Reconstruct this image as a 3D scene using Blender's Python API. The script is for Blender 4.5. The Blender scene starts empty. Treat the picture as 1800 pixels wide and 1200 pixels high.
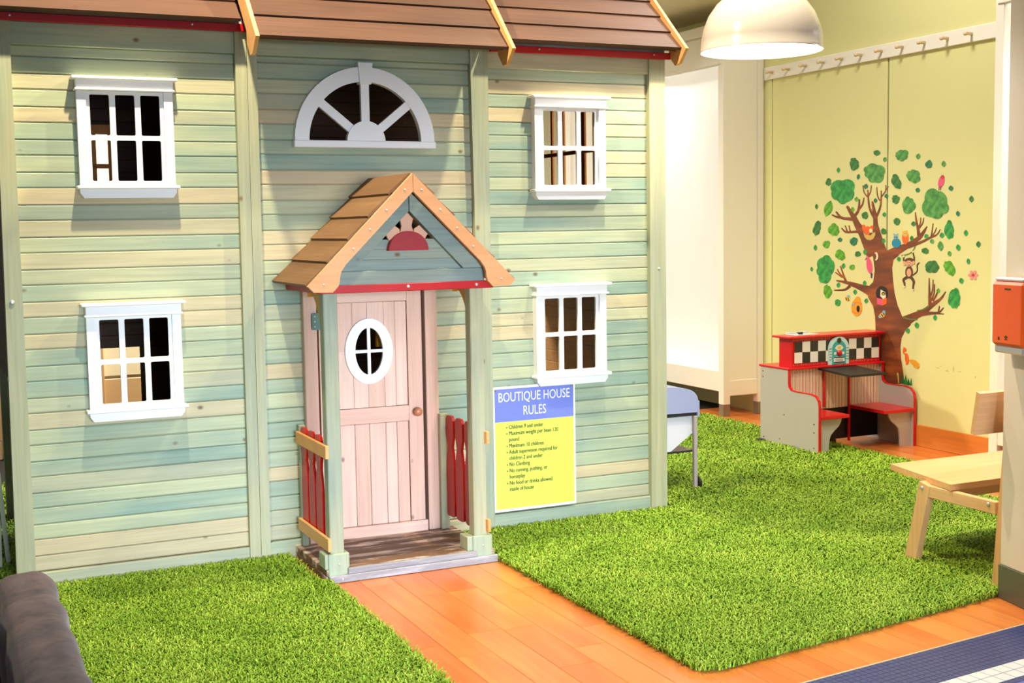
import bpy, bmesh, math, random
import numpy as np
from mathutils import Vector, Matrix
from mathutils.geometry import tessellate_polygon
random.seed(7); np.random.seed(7)
S = bpy.context.scene
COL = S.collection

def lin(r, g, b):
    f = lambda c: c/255/12.92 if c/255 <= .04045 else ((c/255+.055)/1.055)**2.4
    return (f(r), f(g), f(b), 1)

# ---------------------------------------------------------------- camera
cam = bpy.data.objects.new('camera', bpy.data.cameras.new('camera'))
COL.objects.link(cam)
CAMROWS = [[0.9063828, -0.4221387, -0.0164037], [-0.0527739, -0.0746161, -0.9958149], [0.419148, 0.9034552, -0.0899086]]
r_, d_, f_ = [Vector(v) for v in CAMROWS]
m = Matrix((r_, -d_, -f_)).transposed().to_4x4()
m.translation = (0, 0, 1.6)
cam.matrix_world = m
cam.data.sensor_width = 36
cam.data.lens = 44.5237
cam.data.clip_start = .05
S.camera = cam

# ---------------------------------------------------------------- world, lights, exposure
S.view_settings.view_transform = 'Standard'
S.view_settings.look = 'None'
S.view_settings.gamma = 1
S.view_settings.use_curve_mapping = False
S.view_settings.exposure = 0.40
wd = bpy.data.worlds.new('world'); S.world = wd; wd.use_nodes = True
bg = wd.node_tree.nodes['Background']
bg.inputs[0].default_value = (0.95, 0.97, 1.0, 1); bg.inputs[1].default_value = 0.12

def light(name, kind, loc, target, energy, color, **kw):
    l = bpy.data.lights.new(name, kind); o = bpy.data.objects.new(name, l); COL.objects.link(o)
    l.energy = energy; l.color = color
    for k, v in kw.items(): setattr(l, k, v)
    o.location = loc
    d = Vector(target)-Vector(loc)
    o.rotation_euler = d.to_track_quat('-Z', 'Y').to_euler()
    return o
# two ceiling track spots that wash the playhouse front
light('track_spot', 'SPOT', (1.0, 5.05, 4.1), (1.2, 5.9, 1.2), 430, (1, .87, .58), spot_size=2.3, spot_blend=.6, shadow_soft_size=.045)
light('track_spot', 'SPOT', (3.40, 5.05, 4.1), (2.9, 5.9, 1.2), 330, (1, .87, .58), spot_size=2.3, spot_blend=.6, shadow_soft_size=.045)
# ceiling light over the play area on the right
light('overhead_light', 'AREA', (4.9, 6.3, 4.4), (5.0, 6.5, 0), 56, (1, .94, .84), shape='DISK', size=.7)
light('overhead_light', 'AREA', (2.2, 9.0, 3.3), (2.2, 9.6, 0), 230, (1, .92, .76), shape='DISK', size=.8)  # added lamp, unseen; brightens the house inside and the cabinet behind
# daylight from the shop front behind the camera
light('shopfront_daylight', 'AREA', (1.7, -1.6, 1.2), (2.0, 6, .0), 46, (.74, .85, 1), shape='RECTANGLE', size=3.2, size_y=1.6, spread=math.radians(40))

# ---------------------------------------------------------------- materials
def M_new(name):
    m = bpy.data.materials.new(name); m.use_nodes = True
    nt = m.node_tree; b = nt.nodes['Principled BSDF']
    return m, nt, b
def N(nt, t, **kw):
    n = nt.nodes.new(t)
    for k, v in kw.items():
        if k.startswith('i_'):
            n.inputs[k[2:].replace('_', ' ')].default_value = v
        else: setattr(n, k, v)
    return n
def plain(name, col, rough=.5, metal=0, spec=.5, emit=None, estr=0, noise=0, coat=0):
    m, nt, b = M_new(name)
    b.inputs['Base Color'].default_value = col
    b.inputs['Roughness'].default_value = rough
    b.inputs['Metallic'].default_value = metal
    b.inputs['Specular IOR Level'].default_value = spec
    b.inputs['Coat Weight'].default_value = coat
    if emit:
        b.inputs['Emission Color'].default_value = emit; b.inputs['Emission Strength'].default_value = estr
    tc = N(nt, 'ShaderNodeTexCoord')
    no = N(nt, 'ShaderNodeTexNoise'); no.inputs['Scale'].default_value = 9; no.inputs['Detail'].default_value = 5
    nt.links.new(tc.outputs['Object'], no.inputs['Vector'])
    mx = N(nt, 'ShaderNodeMix', data_type='RGBA')
    k = 1-(noise or .06)
    mx.inputs[6].default_value = (col[0]*k, col[1]*k, col[2]*k, 1); mx.inputs[7].default_value = col
    nt.links.new(no.outputs['Fac'], mx.inputs[0]); nt.links.new(mx.outputs[2], b.inputs['Base Color'])
    return m
def wood(name, ca, cb, axis='x', grain=.18, knots=.6, rough=.6, knotcol=(112, 78, 48), cc=None, spread=.9, bump=.12, coat=0, gs=1.0, stain=None):
    """ca/cb: two wood colours mixed by a slow noise and by each board's own random value; grain runs along axis; rare knots"""
    m, nt, b = M_new(name); L = nt.links.new
    tc = N(nt, 'ShaderNodeTexCoord'); oi = N(nt, 'ShaderNodeObjectInfo')
    off = N(nt, 'ShaderNodeVectorMath', operation='MULTIPLY'); off.inputs[1].default_value = (37.1, 91.7, 53.3)
    L(oi.outputs['Random'], off.inputs[0])
    ad = N(nt, 'ShaderNodeVectorMath', operation='ADD'); L(tc.outputs['Object'], ad.inputs[0]); L(off.outputs[0], ad.inputs[1])
    def mp(along, across, flat=False):
        s = [across]*3; s['xyz'.index(axis)] = along
        if flat: s[2 if axis == 'y' else 1] = 0
        n = N(nt, 'ShaderNodeMapping'); n.inputs['Scale'].default_value = s; L(ad.outputs[0], n.inputs[0]); return n
    n1 = N(nt, 'ShaderNodeTexNoise', i_Scale=1.0, i_Detail=2.0); L(mp(1.3, 6).outputs[0], n1.inputs['Vector'])
    n2 = N(nt, 'ShaderNodeTexNoise', i_Scale=1.0, i_Detail=5.0, i_Roughness=.65); L(mp(2.2*gs, 60*gs).outputs[0], n2.inputs['Vector'])
    # slow patches + per-board shift
    rs = N(nt, 'ShaderNodeMapRange'); rs.inputs[3].default_value = -.5*spread; rs.inputs[4].default_value = .5*spread; L(oi.outputs['Random'], rs.inputs[0])
    a1 = N(nt, 'ShaderNodeMath', operation='MULTIPLY_ADD'); a1.inputs[1].default_value = 2.2; a1.inputs[2].default_value = -.6; L(n1.outputs['Fac'], a1.inputs[0])
    a2 = N(nt, 'ShaderNodeMath', operation='ADD', use_clamp=True); L(a1.outputs[0], a2.inputs[0]); L(rs.outputs[0], a2.inputs[1])
    mx = N(nt, 'ShaderNodeMix', data_type='RGBA'); mx.inputs[6].default_value = ca; mx.inputs[7].default_value = cb; L(a2.outputs[0], mx.inputs[0])
    cur = mx.outputs[2]
    if cc:
        w2 = N(nt, 'ShaderNodeTexWhiteNoise', noise_dimensions='1D'); L(oi.outputs['Random'], w2.inputs['W'])
        r2 = N(nt, 'ShaderNodeMapRange'); r2.inputs[1].default_value = .55; r2.inputs[2].default_value = 1.0; r2.inputs[4].default_value = .8; L(w2.outputs[0], r2.inputs[0])
        m2 = N(nt, 'ShaderNodeMix', data_type='RGBA'); L(r2.outputs[0], m2.inputs[0]); L(cur, m2.inputs[6]); m2.inputs[7].default_value = cc; cur = m2.outputs[2]
    if stain:
        n3 = N(nt, 'ShaderNodeTexNoise', i_Scale=1.0, i_Detail=6.0, i_Roughness=.7); L(mp(2.0, 9).outputs[0], n3.inputs['Vector'])
        r3 = N(nt, 'ShaderNodeMapRange'); r3.inputs[1].default_value = .48; r3.inputs[2].default_value = .6; L(n3.outputs['Fac'], r3.inputs[0])
        m3 = N(nt, 'ShaderNodeMix', data_type='RGBA'); L(r3.outputs[0], m3.inputs[0]); L(cur, m3.inputs[6]); m3.inputs[7].default_value = stain; cur = m3.outputs[2]
    # grain multiplies
    g = N(nt, 'ShaderNodeMapRange'); g.inputs[1].default_value = .3; g.inputs[2].default_value = .7; g.inputs[3].default_value = 1-grain; g.inputs[4].default_value = 1+grain*.35; L(n2.outputs['Fac'], g.inputs[0])
    mg = N(nt, 'ShaderNodeVectorMath', operation='SCALE'); L(cur, mg.inputs[0]); L(g.outputs[0], mg.inputs['Scale'])
    cur = mg.outputs[0]
    if knots:
        vo = N(nt, 'ShaderNodeTexVoronoi', i_Scale=1.0); L(mp(6.6, 9.5, True).outputs[0], vo.inputs['Vector'])
        kr = N(nt, 'ShaderNodeMapRange'); kr.inputs[1].default_value = .045; kr.inputs[2].default_value = .125; kr.inputs[3].default_value = 1; kr.inputs[4].default_value = 0; L(vo.outputs['Distance'], kr.inputs[0])
        sp = N(nt, 'ShaderNodeSeparateColor'); L(vo.outputs['Color'], sp.inputs[0])
        th = N(nt, 'ShaderNodeMath', operation='LESS_THAN'); th.inputs[1].default_value = knots; L(sp.outputs[0], th.inputs[0])
        km = N(nt, 'ShaderNodeMath', operation='MULTIPLY'); L(kr.outputs[0], km.inputs[0]); L(th.outputs[0], km.inputs[1])
        k8 = N(nt, 'ShaderNodeMath', operation='MULTIPLY'); k8.inputs[1].default_value = .88; L(km.outputs[0], k8.inputs[0])
        mk_ = N(nt, 'ShaderNodeMix', data_type='RGBA'); L(k8.outputs[0], mk_.inputs[0]); L(cur, mk_.inputs[6]); mk_.inputs[7].default_value = lin(*knotcol); cur = mk_.outputs[2]
    L(cur, b.inputs['Base Color'])
    b.inputs['Roughness'].default_value = rough
    b.inputs['Specular IOR Level'].default_value = .3; b.inputs['Coat Weight'].default_value = coat; b.inputs['Coat Roughness'].default_value = .25
    bp = N(nt, 'ShaderNodeBump'); bp.inputs['Strength'].default_value = bump; bp.inputs['Distance'].default_value = .002
    L(n2.outputs['Fac'], bp.inputs['Height']); L(bp.outputs[0], b.inputs['Normal'])
    return m

MA = {}
G1, G2, G3 = lin(138, 162, 148), lin(186, 191, 156), lin(208, 186, 148)
for ax in 'xyz':
    MA['green_'+ax] = wood('green_stained_wood_'+ax, G1, G2, ax, cc=G3 if ax == 'x' else None, spread=.55, knots=.42, knotcol=(104, 80, 58))
    MA['cedar_'+ax] = wood('pale_cedar_'+ax, lin(214, 174, 154), lin(226, 194, 176), ax, knots=.35, knotcol=(120, 84, 84), grain=.14)
    MA['honey_'+ax] = wood('honey_wood_'+ax, lin(222, 160, 96), lin(232, 178, 120), ax, knots=.12, grain=.12)
    MA['pine_'+ax] = wood('bench_pine_'+ax, lin(222, 166, 112), lin(232, 186, 136), ax, knots=.3, knotcol=(120, 64, 34), grain=.16, rough=.4)
MA['greenpost'] = wood('green_post_wood', lin(148, 160, 142), lin(178, 176, 142), 'z', knots=.3, spread=.6)
MA['greengable'] = wood('blue_green_gable_wood', lin(126, 146, 142), lin(156, 164, 146), 'x', knots=.3, spread=.6)
MA['shingle'] = wood('brown_roof_wood', lin(72, 48, 38), lin(90, 62, 50), 'x', knots=.3, knotcol=(80, 50, 36), grain=.2)
MA['porchshingle'] = wood('tan_roof_wood', lin(120, 86, 56), lin(140, 104, 72), 'y', knots=.15, grain=.18)
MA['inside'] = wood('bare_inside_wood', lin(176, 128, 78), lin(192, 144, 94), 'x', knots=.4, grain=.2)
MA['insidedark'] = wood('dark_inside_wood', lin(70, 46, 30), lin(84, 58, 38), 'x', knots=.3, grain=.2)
MA['frameorange'] = wood('orange_frame_wood', lin(220, 138, 70), lin(228, 154, 86), 'z', knots=0, grain=.12)
MA['deck'] = wood('worn_deck_wood', lin(104, 74, 54), lin(128, 96, 74), 'x', knots=.2, grain=.35, stain=lin(226, 204, 188))
MA['greyedge'] = wood('grey_weathered_shaded_wood', lin(140, 140, 146), lin(162, 162, 164), 'x', knots=.2, grain=.3, stain=lin(184, 184, 190))
MA['floor'] = wood('orange_oak_floor', lin(204, 108, 44), lin(222, 138, 70), 'y', knots=0, grain=.18, rough=.28, bump=.05, coat=.25)
MA['base'] = wood('oak_baseboard', lin(206, 120, 50), lin(216, 134, 62), 'y', knots=0, grain=.12, rough=.35)
MA['redwood'] = wood('red_stained_wood', lin(172, 12, 18), lin(184, 18, 22), 'x', knots=.15, knotcol=(90, 10, 20), grain=.14, rough=.4)
MA['redpicket'] = wood('glossy_red_wood', lin(178, 18, 12), lin(194, 26, 16), 'z', knots=0, grain=.08, rough=.35, bump=.03)
MA['white'] = plain('white_window_plastic', lin(236, 236, 238), .45, noise=.02)
MA['whitepaint'] = plain('cream_white_paint', lin(240, 234, 220), .4, noise=.02)
MA['wardrobein'] = plain('white_wardrobe_lining', lin(243, 241, 238), .5, noise=.02)
MA['lime'] = plain('lime_wall_paint', lin(221, 217, 152), .6, noise=.04)
MA['ceiling'] = plain('cream_ceiling_paint', lin(236, 224, 190), .8, noise=.03)
MA['dark'] = plain('dark_recess', lin(24, 20, 18), .9)
MA['screw'] = plain('bright_screw_steel', lin(214, 214, 218), .35, .6)
MA['hinge'] = plain('green_hinge_plastic', lin(14, 92, 68), .35)
MA['yellow'] = plain('yellow_stained_wood', lin(222, 158, 40), .5, noise=.2)
MA['pegwood'] = plain('pale_peg_wood', lin(228, 204, 164), .5)
MA['scuff'] = plain('wall_scuff', lin(196, 188, 130), .7)
MA['knob'] = plain('turned_cedar_knob', lin(190, 120, 84), .35, noise=.2)
MA['petal'] = plain('pale_cedar_petal', lin(222, 172, 140), .6, noise=.1)
MA['disc'] = plain('red_stained_disc', lin(168, 12, 22), .55, noise=.25)
MA['steel'] = plain('brushed_steel_foot', lin(150, 140, 122), .4, .5, noise=.2)
MA['pillar'] = plain('warm_white_pillar_paint', lin(226, 214, 204), .5, noise=.02)
MA['pillarbase'] = plain('grey_olive_skirting', lin(96, 96, 82), .4, noise=.1)
MA['orange'] = plain('orange_dispenser_plastic', lin(238, 92, 20), .4, noise=.05)
MA['silver'] = plain('silver_cap_plastic', lin(196, 192, 190), .3, .5)
MA['shade'] = plain('white_enamel_shade', lin(202, 192, 186), .2, coat=.5, noise=.01)
MA['bulb'] = plain('lamp_bulb', lin(255, 250, 240), .5, emit=(1, .94, .84, 1), estr=14)
MA['cord'] = plain('white_cord', lin(230, 228, 224), .5)
MA['led'] = plain('led_strip', lin(255, 255, 255), .5, emit=(1, .98, .94, 1), estr=6)
MA['dinergrey'] = plain('grey_laminate', lin(184, 178, 172), .35, noise=.02)
MA['dinerred'] = plain('red_laminate', lin(206, 18, 28), .28, noise=.04)
MA['dinerblack'] = plain('diner_black', lin(24, 22, 22), .4, noise=.2)
MA['tabletop'] = plain('black_table_laminate', lin(30, 25, 24), .5, noise=.3)
MA['chkwhite'] = plain('printed_white_tile', lin(232, 226, 220), .3, noise=.02)
MA['chkblack'] = plain('printed_black_tile', lin(42, 40, 40), .3, noise=.35)
MA['cream'] = plain('cream_print', lin(238, 224, 194), .4)
MA['stripebase'] = plain('cream_stripe_print', lin(240, 228, 206), .45, noise=.02)
MA['stripered'] = plain('red_stripe_print', lin(206, 50, 44), .45, noise=.02)
MA['stripeolive'] = plain('olive_stripe_print', lin(170, 158, 116), .45, noise=.02)
MA['teal'] = plain('teal_print', lin(48, 164, 170), .3, noise=.15)
MA['paleaqua'] = plain('pale_aqua_print', lin(196, 226, 226), .3)
MA['redbutton'] = plain('red_button_plastic', lin(210, 20, 28), .2)
MA['pinkline'] = plain('pale_brick_line_print', lin(240, 150, 150), .4)
MA['straw_'] = plain('straw_print', lin(214, 186, 90), .4)
MA['lavender'] = plain('lavender_grey_paint', lin(160, 168, 206), .4, noise=.02)
MA['grillwhite'] = plain('white_board', lin(226, 226, 236), .4, noise=.02)
MA['grillgrey'] = plain('taupe_grey_paint', lin(176, 164, 164), .5, noise=.04)
MA['rubber'] = plain('black_rubber', lin(26, 26, 28), .6)
MA['shelfbrown'] = plain('grey_brown_shelf', lin(128, 108, 96), .5, noise=.25)
MA['clear'] = plain('pale_clear_plastic', lin(214, 214, 214), .15)
MA['signwhite'] = plain('sign_white_laminate', lin(238, 240, 244), .55, noise=.01)
MA['signblue'] = plain('sign_blue_print', lin(108, 122, 206), .55, noise=.02)
MA['signyellow'] = plain('sign_yellow_print', lin(212, 222, 84), .55, noise=.02)
MA['signtext'] = plain('sign_olive_lettering', lin(44, 52, 24), .7)
MA['bluetile'] = plain('navy_mosaic_tile', lin(62, 72, 128), .25, noise=.35)
MA['whitetile'] = plain('white_floor_tile', lin(222, 220, 224), .25, noise=.05)
MA['bluegrout'] = plain('blue_grout', lin(108, 116, 164), .8, noise=.2)
MA['darkgrout'] = plain('navy_grout', lin(40, 46, 80), .8, noise=.2)
MA['edgetrim'] = plain('pale_metal_edge', lin(206, 186, 150), .4)
MA['backcab'] = plain('cream_cabinet_paint', lin(238, 222, 184), .5)
MA['backtan'] = plain('tan_cabinet_paint', lin(206, 166, 116), .5)
for k, c in dict(orange2=(240, 104, 32), cream2=(240, 226, 190), straw=(214, 178, 92), paleblue=(128, 184, 200), blue=(22, 140, 176), dark2=(40, 26, 24), yellow2=(240, 186, 48), pink=(236, 84, 130), pinkdark=(206, 50, 70), brown=(92, 54, 36), vine=(104, 128, 52), skin=(226, 168, 128), navy=(52, 48, 110), trunkd=(120, 62, 30), gold=(232, 160, 36), pink2=(240, 146, 140), green=(44, 140, 50), dgreen=(20, 106, 54)).items():
    MA['k_'+k] = plain('decal_'+k, lin(*c), .5, noise=.12)
LEAFC = [(34, 150, 70), (70, 150, 72), (44, 120, 58), (20, 118, 84), (82, 164, 42)]
for i, c in enumerate(LEAFC):
    m, nt, b = M_new('decal_leaf'); n = N(nt, 'ShaderNodeTexNoise', i_Scale=26.0, i_Detail=3.0); tc = N(nt, 'ShaderNodeTexCoord'); nt.links.new(tc.outputs['Object'], n.inputs['Vector'])
    cr = N(nt, 'ShaderNodeMix', data_type='RGBA'); d = lin(*c); cr.inputs[6].default_value = (d[0]*.4, d[1]*.6, d[2]*.5, 1); cr.inputs[7].default_value = (d[0]*1.7+.02, d[1]*1.3, d[2]*1.25, 1)
    mr = N(nt, 'ShaderNodeMapRange'); mr.inputs[1].default_value = .32; mr.inputs[2].default_value = .68; nt.links.new(n.outputs['Fac'], mr.inputs[0]); nt.links.new(mr.outputs[0], cr.inputs[0]); nt.links.new(cr.outputs[2], b.inputs['Base Color'])
    MA['leaf%d' % i] = m
m, nt, b = M_new('decal_trunk'); tc = N(nt, 'ShaderNodeTexCoord')
mp_ = N(nt, 'ShaderNodeMapping'); mp_.inputs['Scale'].default_value = (1, 3, 14); nt.links.new(tc.outputs['Object'], mp_.inputs[0])
n = N(nt, 'ShaderNodeTexNoise', i_Scale=1.0, i_Detail=4.0); nt.links.new(mp_.outputs[0], n.inputs['Vector'])
cr = N(nt, 'ShaderNodeValToRGB'); cr.color_ramp.elements[0].position = .36; cr.color_ramp.elements[0].color = lin(104, 54, 30); cr.color_ramp.elements[1].position = .68; cr.color_ramp.elements[1].color = lin(160, 84, 36)
e = cr.color_ramp.elements.new(.52); e.color = lin(126, 64, 32)
nt.links.new(n.outputs['Fac'], cr.inputs[0]); nt.links.new(cr.outputs[0], b.inputs['Base Color']); MA['trunk'] = m
MA['bargewood'] = wood('peach_barge_wood', lin(222, 158, 108), lin(232, 174, 128), 'x', knots=.15, grain=.1)
# rug pile: colour per strand from a mesh attribute
m, nt, b = M_new('green_shag_pile'); at = N(nt, 'ShaderNodeAttribute'); at.attribute_name = 'strand'
cr = N(nt, 'ShaderNodeValToRGB'); cr.color_ramp.elements[0].color = lin(86, 126, 26); cr.color_ramp.elements[1].color = lin(180, 200, 82)
e = cr.color_ramp.elements.new(.5); e.color = lin(136, 172, 44)
nt.links.new(at.outputs['Fac'], cr.inputs[0]); nt.links.new(cr.outputs[0], b.inputs['Base Color']); b.inputs['Roughness'].default_value = .6; b.inputs['Specular IOR Level'].default_value = .25
MA['pile'] = m
MA['rugback'] = plain('green_rug_backing', lin(84, 122, 30), .9, noise=.3)
# sofa velvet
m, nt, b = M_new('taupe_velvet'); tc = N(nt, 'ShaderNodeTexCoord'); n = N(nt, 'ShaderNodeTexNoise', i_Scale=9.0, i_Detail=6.0, i_Roughness=.7); nt.links.new(tc.outputs['Object'], n.inputs['Vector'])
cr = N(nt, 'ShaderNodeMix', data_type='RGBA'); cr.inputs[6].default_value = lin(50, 36, 38); cr.inputs[7].default_value = lin(104, 80, 78); mr = N(nt, 'ShaderNodeMapRange'); mr.inputs[1].default_value = .35; mr.inputs[2].default_value = .65
nt.links.new(n.outputs['Fac'], mr.inputs[0]); nt.links.new(mr.outputs[0], cr.inputs[0]); nt.links.new(cr.outputs[2], b.inputs['Base Color']); b.inputs['Roughness'].default_value = .85; b.inputs['Sheen Weight'].default_value = .12; b.inputs['Sheen Roughness'].default_value = .4
MA['velvet'] = m

# ---------------------------------------------------------------- builders
WL = {}
def thing(name, label=None, cat=None, loc=(0, 0, 0), parent=None, group=None, kind=None):
    o = bpy.data.objects.new(name, None); COL.objects.link(o); o.empty_display_size = .1
    p = WL[parent.name] if parent else Vector((0, 0, 0))
    o.parent = parent; o.location = Vector(loc)-p; WL[o.name] = Vector(loc)
    tag(o, label, cat, group, kind); return o
def tag(o, label=None, cat=None, group=None, kind=None):
    if label: o['label'] = label
    if cat: o['category'] = cat
    if group: o['group'] = group
    if kind: o['kind'] = kind
    return o
def link(name, me, c, parent):
    o = bpy.data.objects.new(name, me); COL.objects.link(o)
    p = WL[parent.name] if parent else Vector((0, 0, 0))
    o.parent = parent; o.location = Vector(c)-p; WL[o.name] = Vector(c)
    return o
CACHE = {}
def make(name, V, F, mats, parent=None, midx=None, smooth=False, xf=None, share=True):
    """one mesh object from world-space geometry; origin at the bounding-box centre; alike pieces share mesh data"""
    V = np.array(V, float)
    if xf is not None: V = V @ np.array(xf.to_3x3()).T + np.array(xf.translation)
    c = (V.min(0)+V.max(0))/2; L = V-c
    if not isinstance(mats, (list, tuple)): mats = [mats]
    key = (np.round(L, 4).tobytes(), tuple(mats), len(F)) if share else None
    me = CACHE.get(key) if share else None
    if me is None:
        me = bpy.data.meshes.new(name); me.from_pydata(L.tolist(), [], F)
        for k in mats: me.materials.append(MA[k])
        if midx: me.polygons.foreach_set('material_index', midx)
        bm = bmesh.new(); bm.from_mesh(me); bmesh.ops.recalc_face_normals(bm, faces=bm.faces); bm.to_mesh(me); bm.free()
        if smooth:
            me.polygons.foreach_set('use_smooth', [True]*len(me.polygons))
        if share: CACHE[key] = me
    return link(name, me, c, parent)
class MB:
    def __init__(s): s.V, s.F, s.I = [], [], []
    def add(s, V, F, i=0):
        n = len(s.V); s.V += [tuple(v) for v in V]; s.F += [tuple(k+n for k in f) for f in F]; s.I += [i]*len(F); return s
    def build(s, name, mats, parent=None, smooth=False, xf=None, share=True): return make(name, s.V, s.F, mats, parent, s.I, smooth, xf, share)
def vbox(x0, x1, y0, y1, z0, z1, b=0):
    if b <= 0:
        V = [(x, y, z) for x in (x0, x1) for y in (y0, y1) for z in (z0, z1)]
        return V, [(0, 1, 3, 2), (4, 6, 7, 5), (0, 4, 5, 1), (2, 3, 7, 6), (0, 2, 6, 4), (1, 5, 7, 3)]
    b = min(b, (x1-x0)*.45, (y1-y0)*.45, (z1-z0)*.45)
    V = []; 
    for sx in (0, 1):
        for sy in (0, 1):
            for sz in (0, 1):
                X, Y, Z = (x0, x1)[sx], (y0, y1)[sy], (z0, z1)[sz]
                ix, iy, iz = X+(b if not sx else -b), Y+(b if not sy else -b), Z+(b if not sz else -b)
                V += [(X, iy, iz), (ix, Y, iz), (ix, iy, Z)]
    id_ = lambda sx, sy, sz, k: (sx*4+sy*2+sz)*3+k
    F = []
    for s in (0, 1):
        F.append([id_(s, 0, 0, 0), id_(s, 1, 0, 0), id_(s, 1, 1, 0), id_(s, 0, 1, 0)])
        F.append([id_(0, s, 0, 1), id_(1, s, 0, 1), id_(1, s, 1, 1), id_(0, s, 1, 1)])
        F.append([id_(0, 0, s, 2), id_(1, 0, s, 2), id_(1, 1, s, 2), id_(0, 1, s, 2)])
    for a in (0, 1):
        for c in (0, 1):
            F.append([id_(a, c, 0, 0), id_(a, c, 1, 0), id_(a, c, 1, 1), id_(a, c, 0, 1)])
            F.append([id_(a, 0, c, 0), id_(a, 1, c, 0), id_(a, 1, c, 2), id_(a, 0, c, 2)])
            F.append([id_(0, a, c, 1), id_(1, a, c, 1), id_(1, a, c, 2), id_(0, a, c, 2)])
    for sx in (0, 1):
        for sy in (0, 1):
            for sz in (0, 1): F.append([id_(sx, sy, sz, k) for k in range(3)])
    return V, F
def box(name, x0, x1, y0, y1, z0, z1, mat, parent=None, b=.003, xf=None):
    V, F = vbox(x0, x1, y0, y1, z0, z1, b); return make(name, V, F, mat, parent, xf=xf)
AX = {'x': lambda u, v, w: (w, u, v), 'y': lambda u, v, w: (u, w, v), 'z': lambda u, v, w: (u, v, w)}
def vprism(loops, axis, w0, w1):
    """extrude 2-D loops (first outer, others holes) along axis; u,v are the two other axes in x,y,z order"""
    if not isinstance(loops[0][0], (list, tuple)): loops = [loops]
    P = [p for l in loops for p in l]; n = len(P); A = AX[axis]
    V = [A(p[0], p[1], w0) for p in P]+[A(p[0], p[1], w1) for p in P]
    if len(loops) == 1 and len(P) <= 6 and convex(P): F = [tuple(range(n)), tuple(range(n, 2*n))]
    else:
        T = tessellate_polygon([[Vector((p[0], p[1], 0)) for p in l] for l in loops])
        F = [tuple(t) for t in T if len(set(t)) == 3]; F += [tuple(k+n for k in t) for t in F]
    k = 0
    for l in loops:
        m = len(l)
        for i in range(m):
            a, b = k+i, k+(i+1) % m; F.append((a, b, b+n, a+n))
        k += m
    return V, F
def convex(P):
    s = 0
    for i in range(len(P)):
        a, b, c = P[i], P[(i+1) % len(P)], P[(i+2) % len(P)]
        z = (b[0]-a[0])*(c[1]-b[1])-(b[1]-a[1])*(c[0]-b[0])
        if abs(z) < 1e-12: continue
        if s and (z > 0) != (s > 0): return False
        s = z
    return True
def prism(name, loops, axis, w0, w1, mat, parent=None, xf=None, smooth=False):
    V, F = vprism(loops, axis, w0, w1); return make(name, V, F, mat, parent, xf=xf, smooth=smooth)
def ring(cx, cy, rx, ry, n=40, a0=0, a1=2*math.pi, close=False):
    m = n if not close else n-1
    return [(cx+rx*math.cos(a0+(a1-a0)*i/m), cy+ry*math.sin(a0+(a1-a0)*i/m)) for i in range(n)]
def rrect(x0, x1, y0, y1, r=.01, k=4):
    out = []
    for cx, cy, a in ((x1-r, y1-r, 0), (x0+r, y1-r, 1), (x0+r, y0+r, 2), (x1-r, y0+r, 3)):
        out += [(cx+r*math.cos((a+i/k)*math.pi/2), cy+r*math.sin((a+i/k)*math.pi/2)) for i in range(k+1)]
    return out
def vlathe(prof, c, axis='z', n=24):
    V = []; F = []
    for (r, h) in prof:
        for i in range(n):
            a = 2*math.pi*i/n; u, v = r*math.cos(a), r*math.sin(a)
            V.append(tuple(np.add(c, {'z': (u, v, h), 'y': (u, h, v), 'x': (h, u, v)}[axis])))
    for j in range(len(prof)-1):
        for i in range(n): F.append((j*n+i, j*n+(i+1) % n, (j+1)*n+(i+1) % n, (j+1)*n+i))
    F.append(tuple(range(n))); F.append(tuple((len(prof)-1)*n+i for i in range(n)))
    return V, F
def lathe(name, prof, c, mat, parent=None, axis='z', n=24, smooth=True, xf=None):
    V, F = vlathe(prof, c, axis, n); return make(name, V, F, mat, parent, smooth=smooth, xf=xf)
def vbar(p, q, w, t, up=(0, 0, 1)):
    p, q = Vector(p), Vector(q); d = (q-p).normalized(); s = d.cross(Vector(up)).normalized(); u = s.cross(d)
    V = [e+s*a*w/2+u*b_*t/2 for e in (p, q) for a, b_ in ((-1, -1), (1, -1), (1, 1), (-1, 1))]
    return V, [(0, 1, 2, 3), (4, 5, 6, 7), (0, 1, 5, 4), (1, 2, 6, 5), (2, 3, 7, 6), (3, 0, 4, 7)]
def bar(name, p, q, w, t, mat, parent=None, up=(0, 0, 1)):
    V, F = vbar(p, q, w, t, up); return make(name, V, F, mat, parent)
def screw(x, z, y, parent, axis='y', r=.005): lathe('screw', [(r, 0), (r, -.002), (r*.5, -.003)], (x, y, z), 'screw', parent, axis, n=8)

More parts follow.
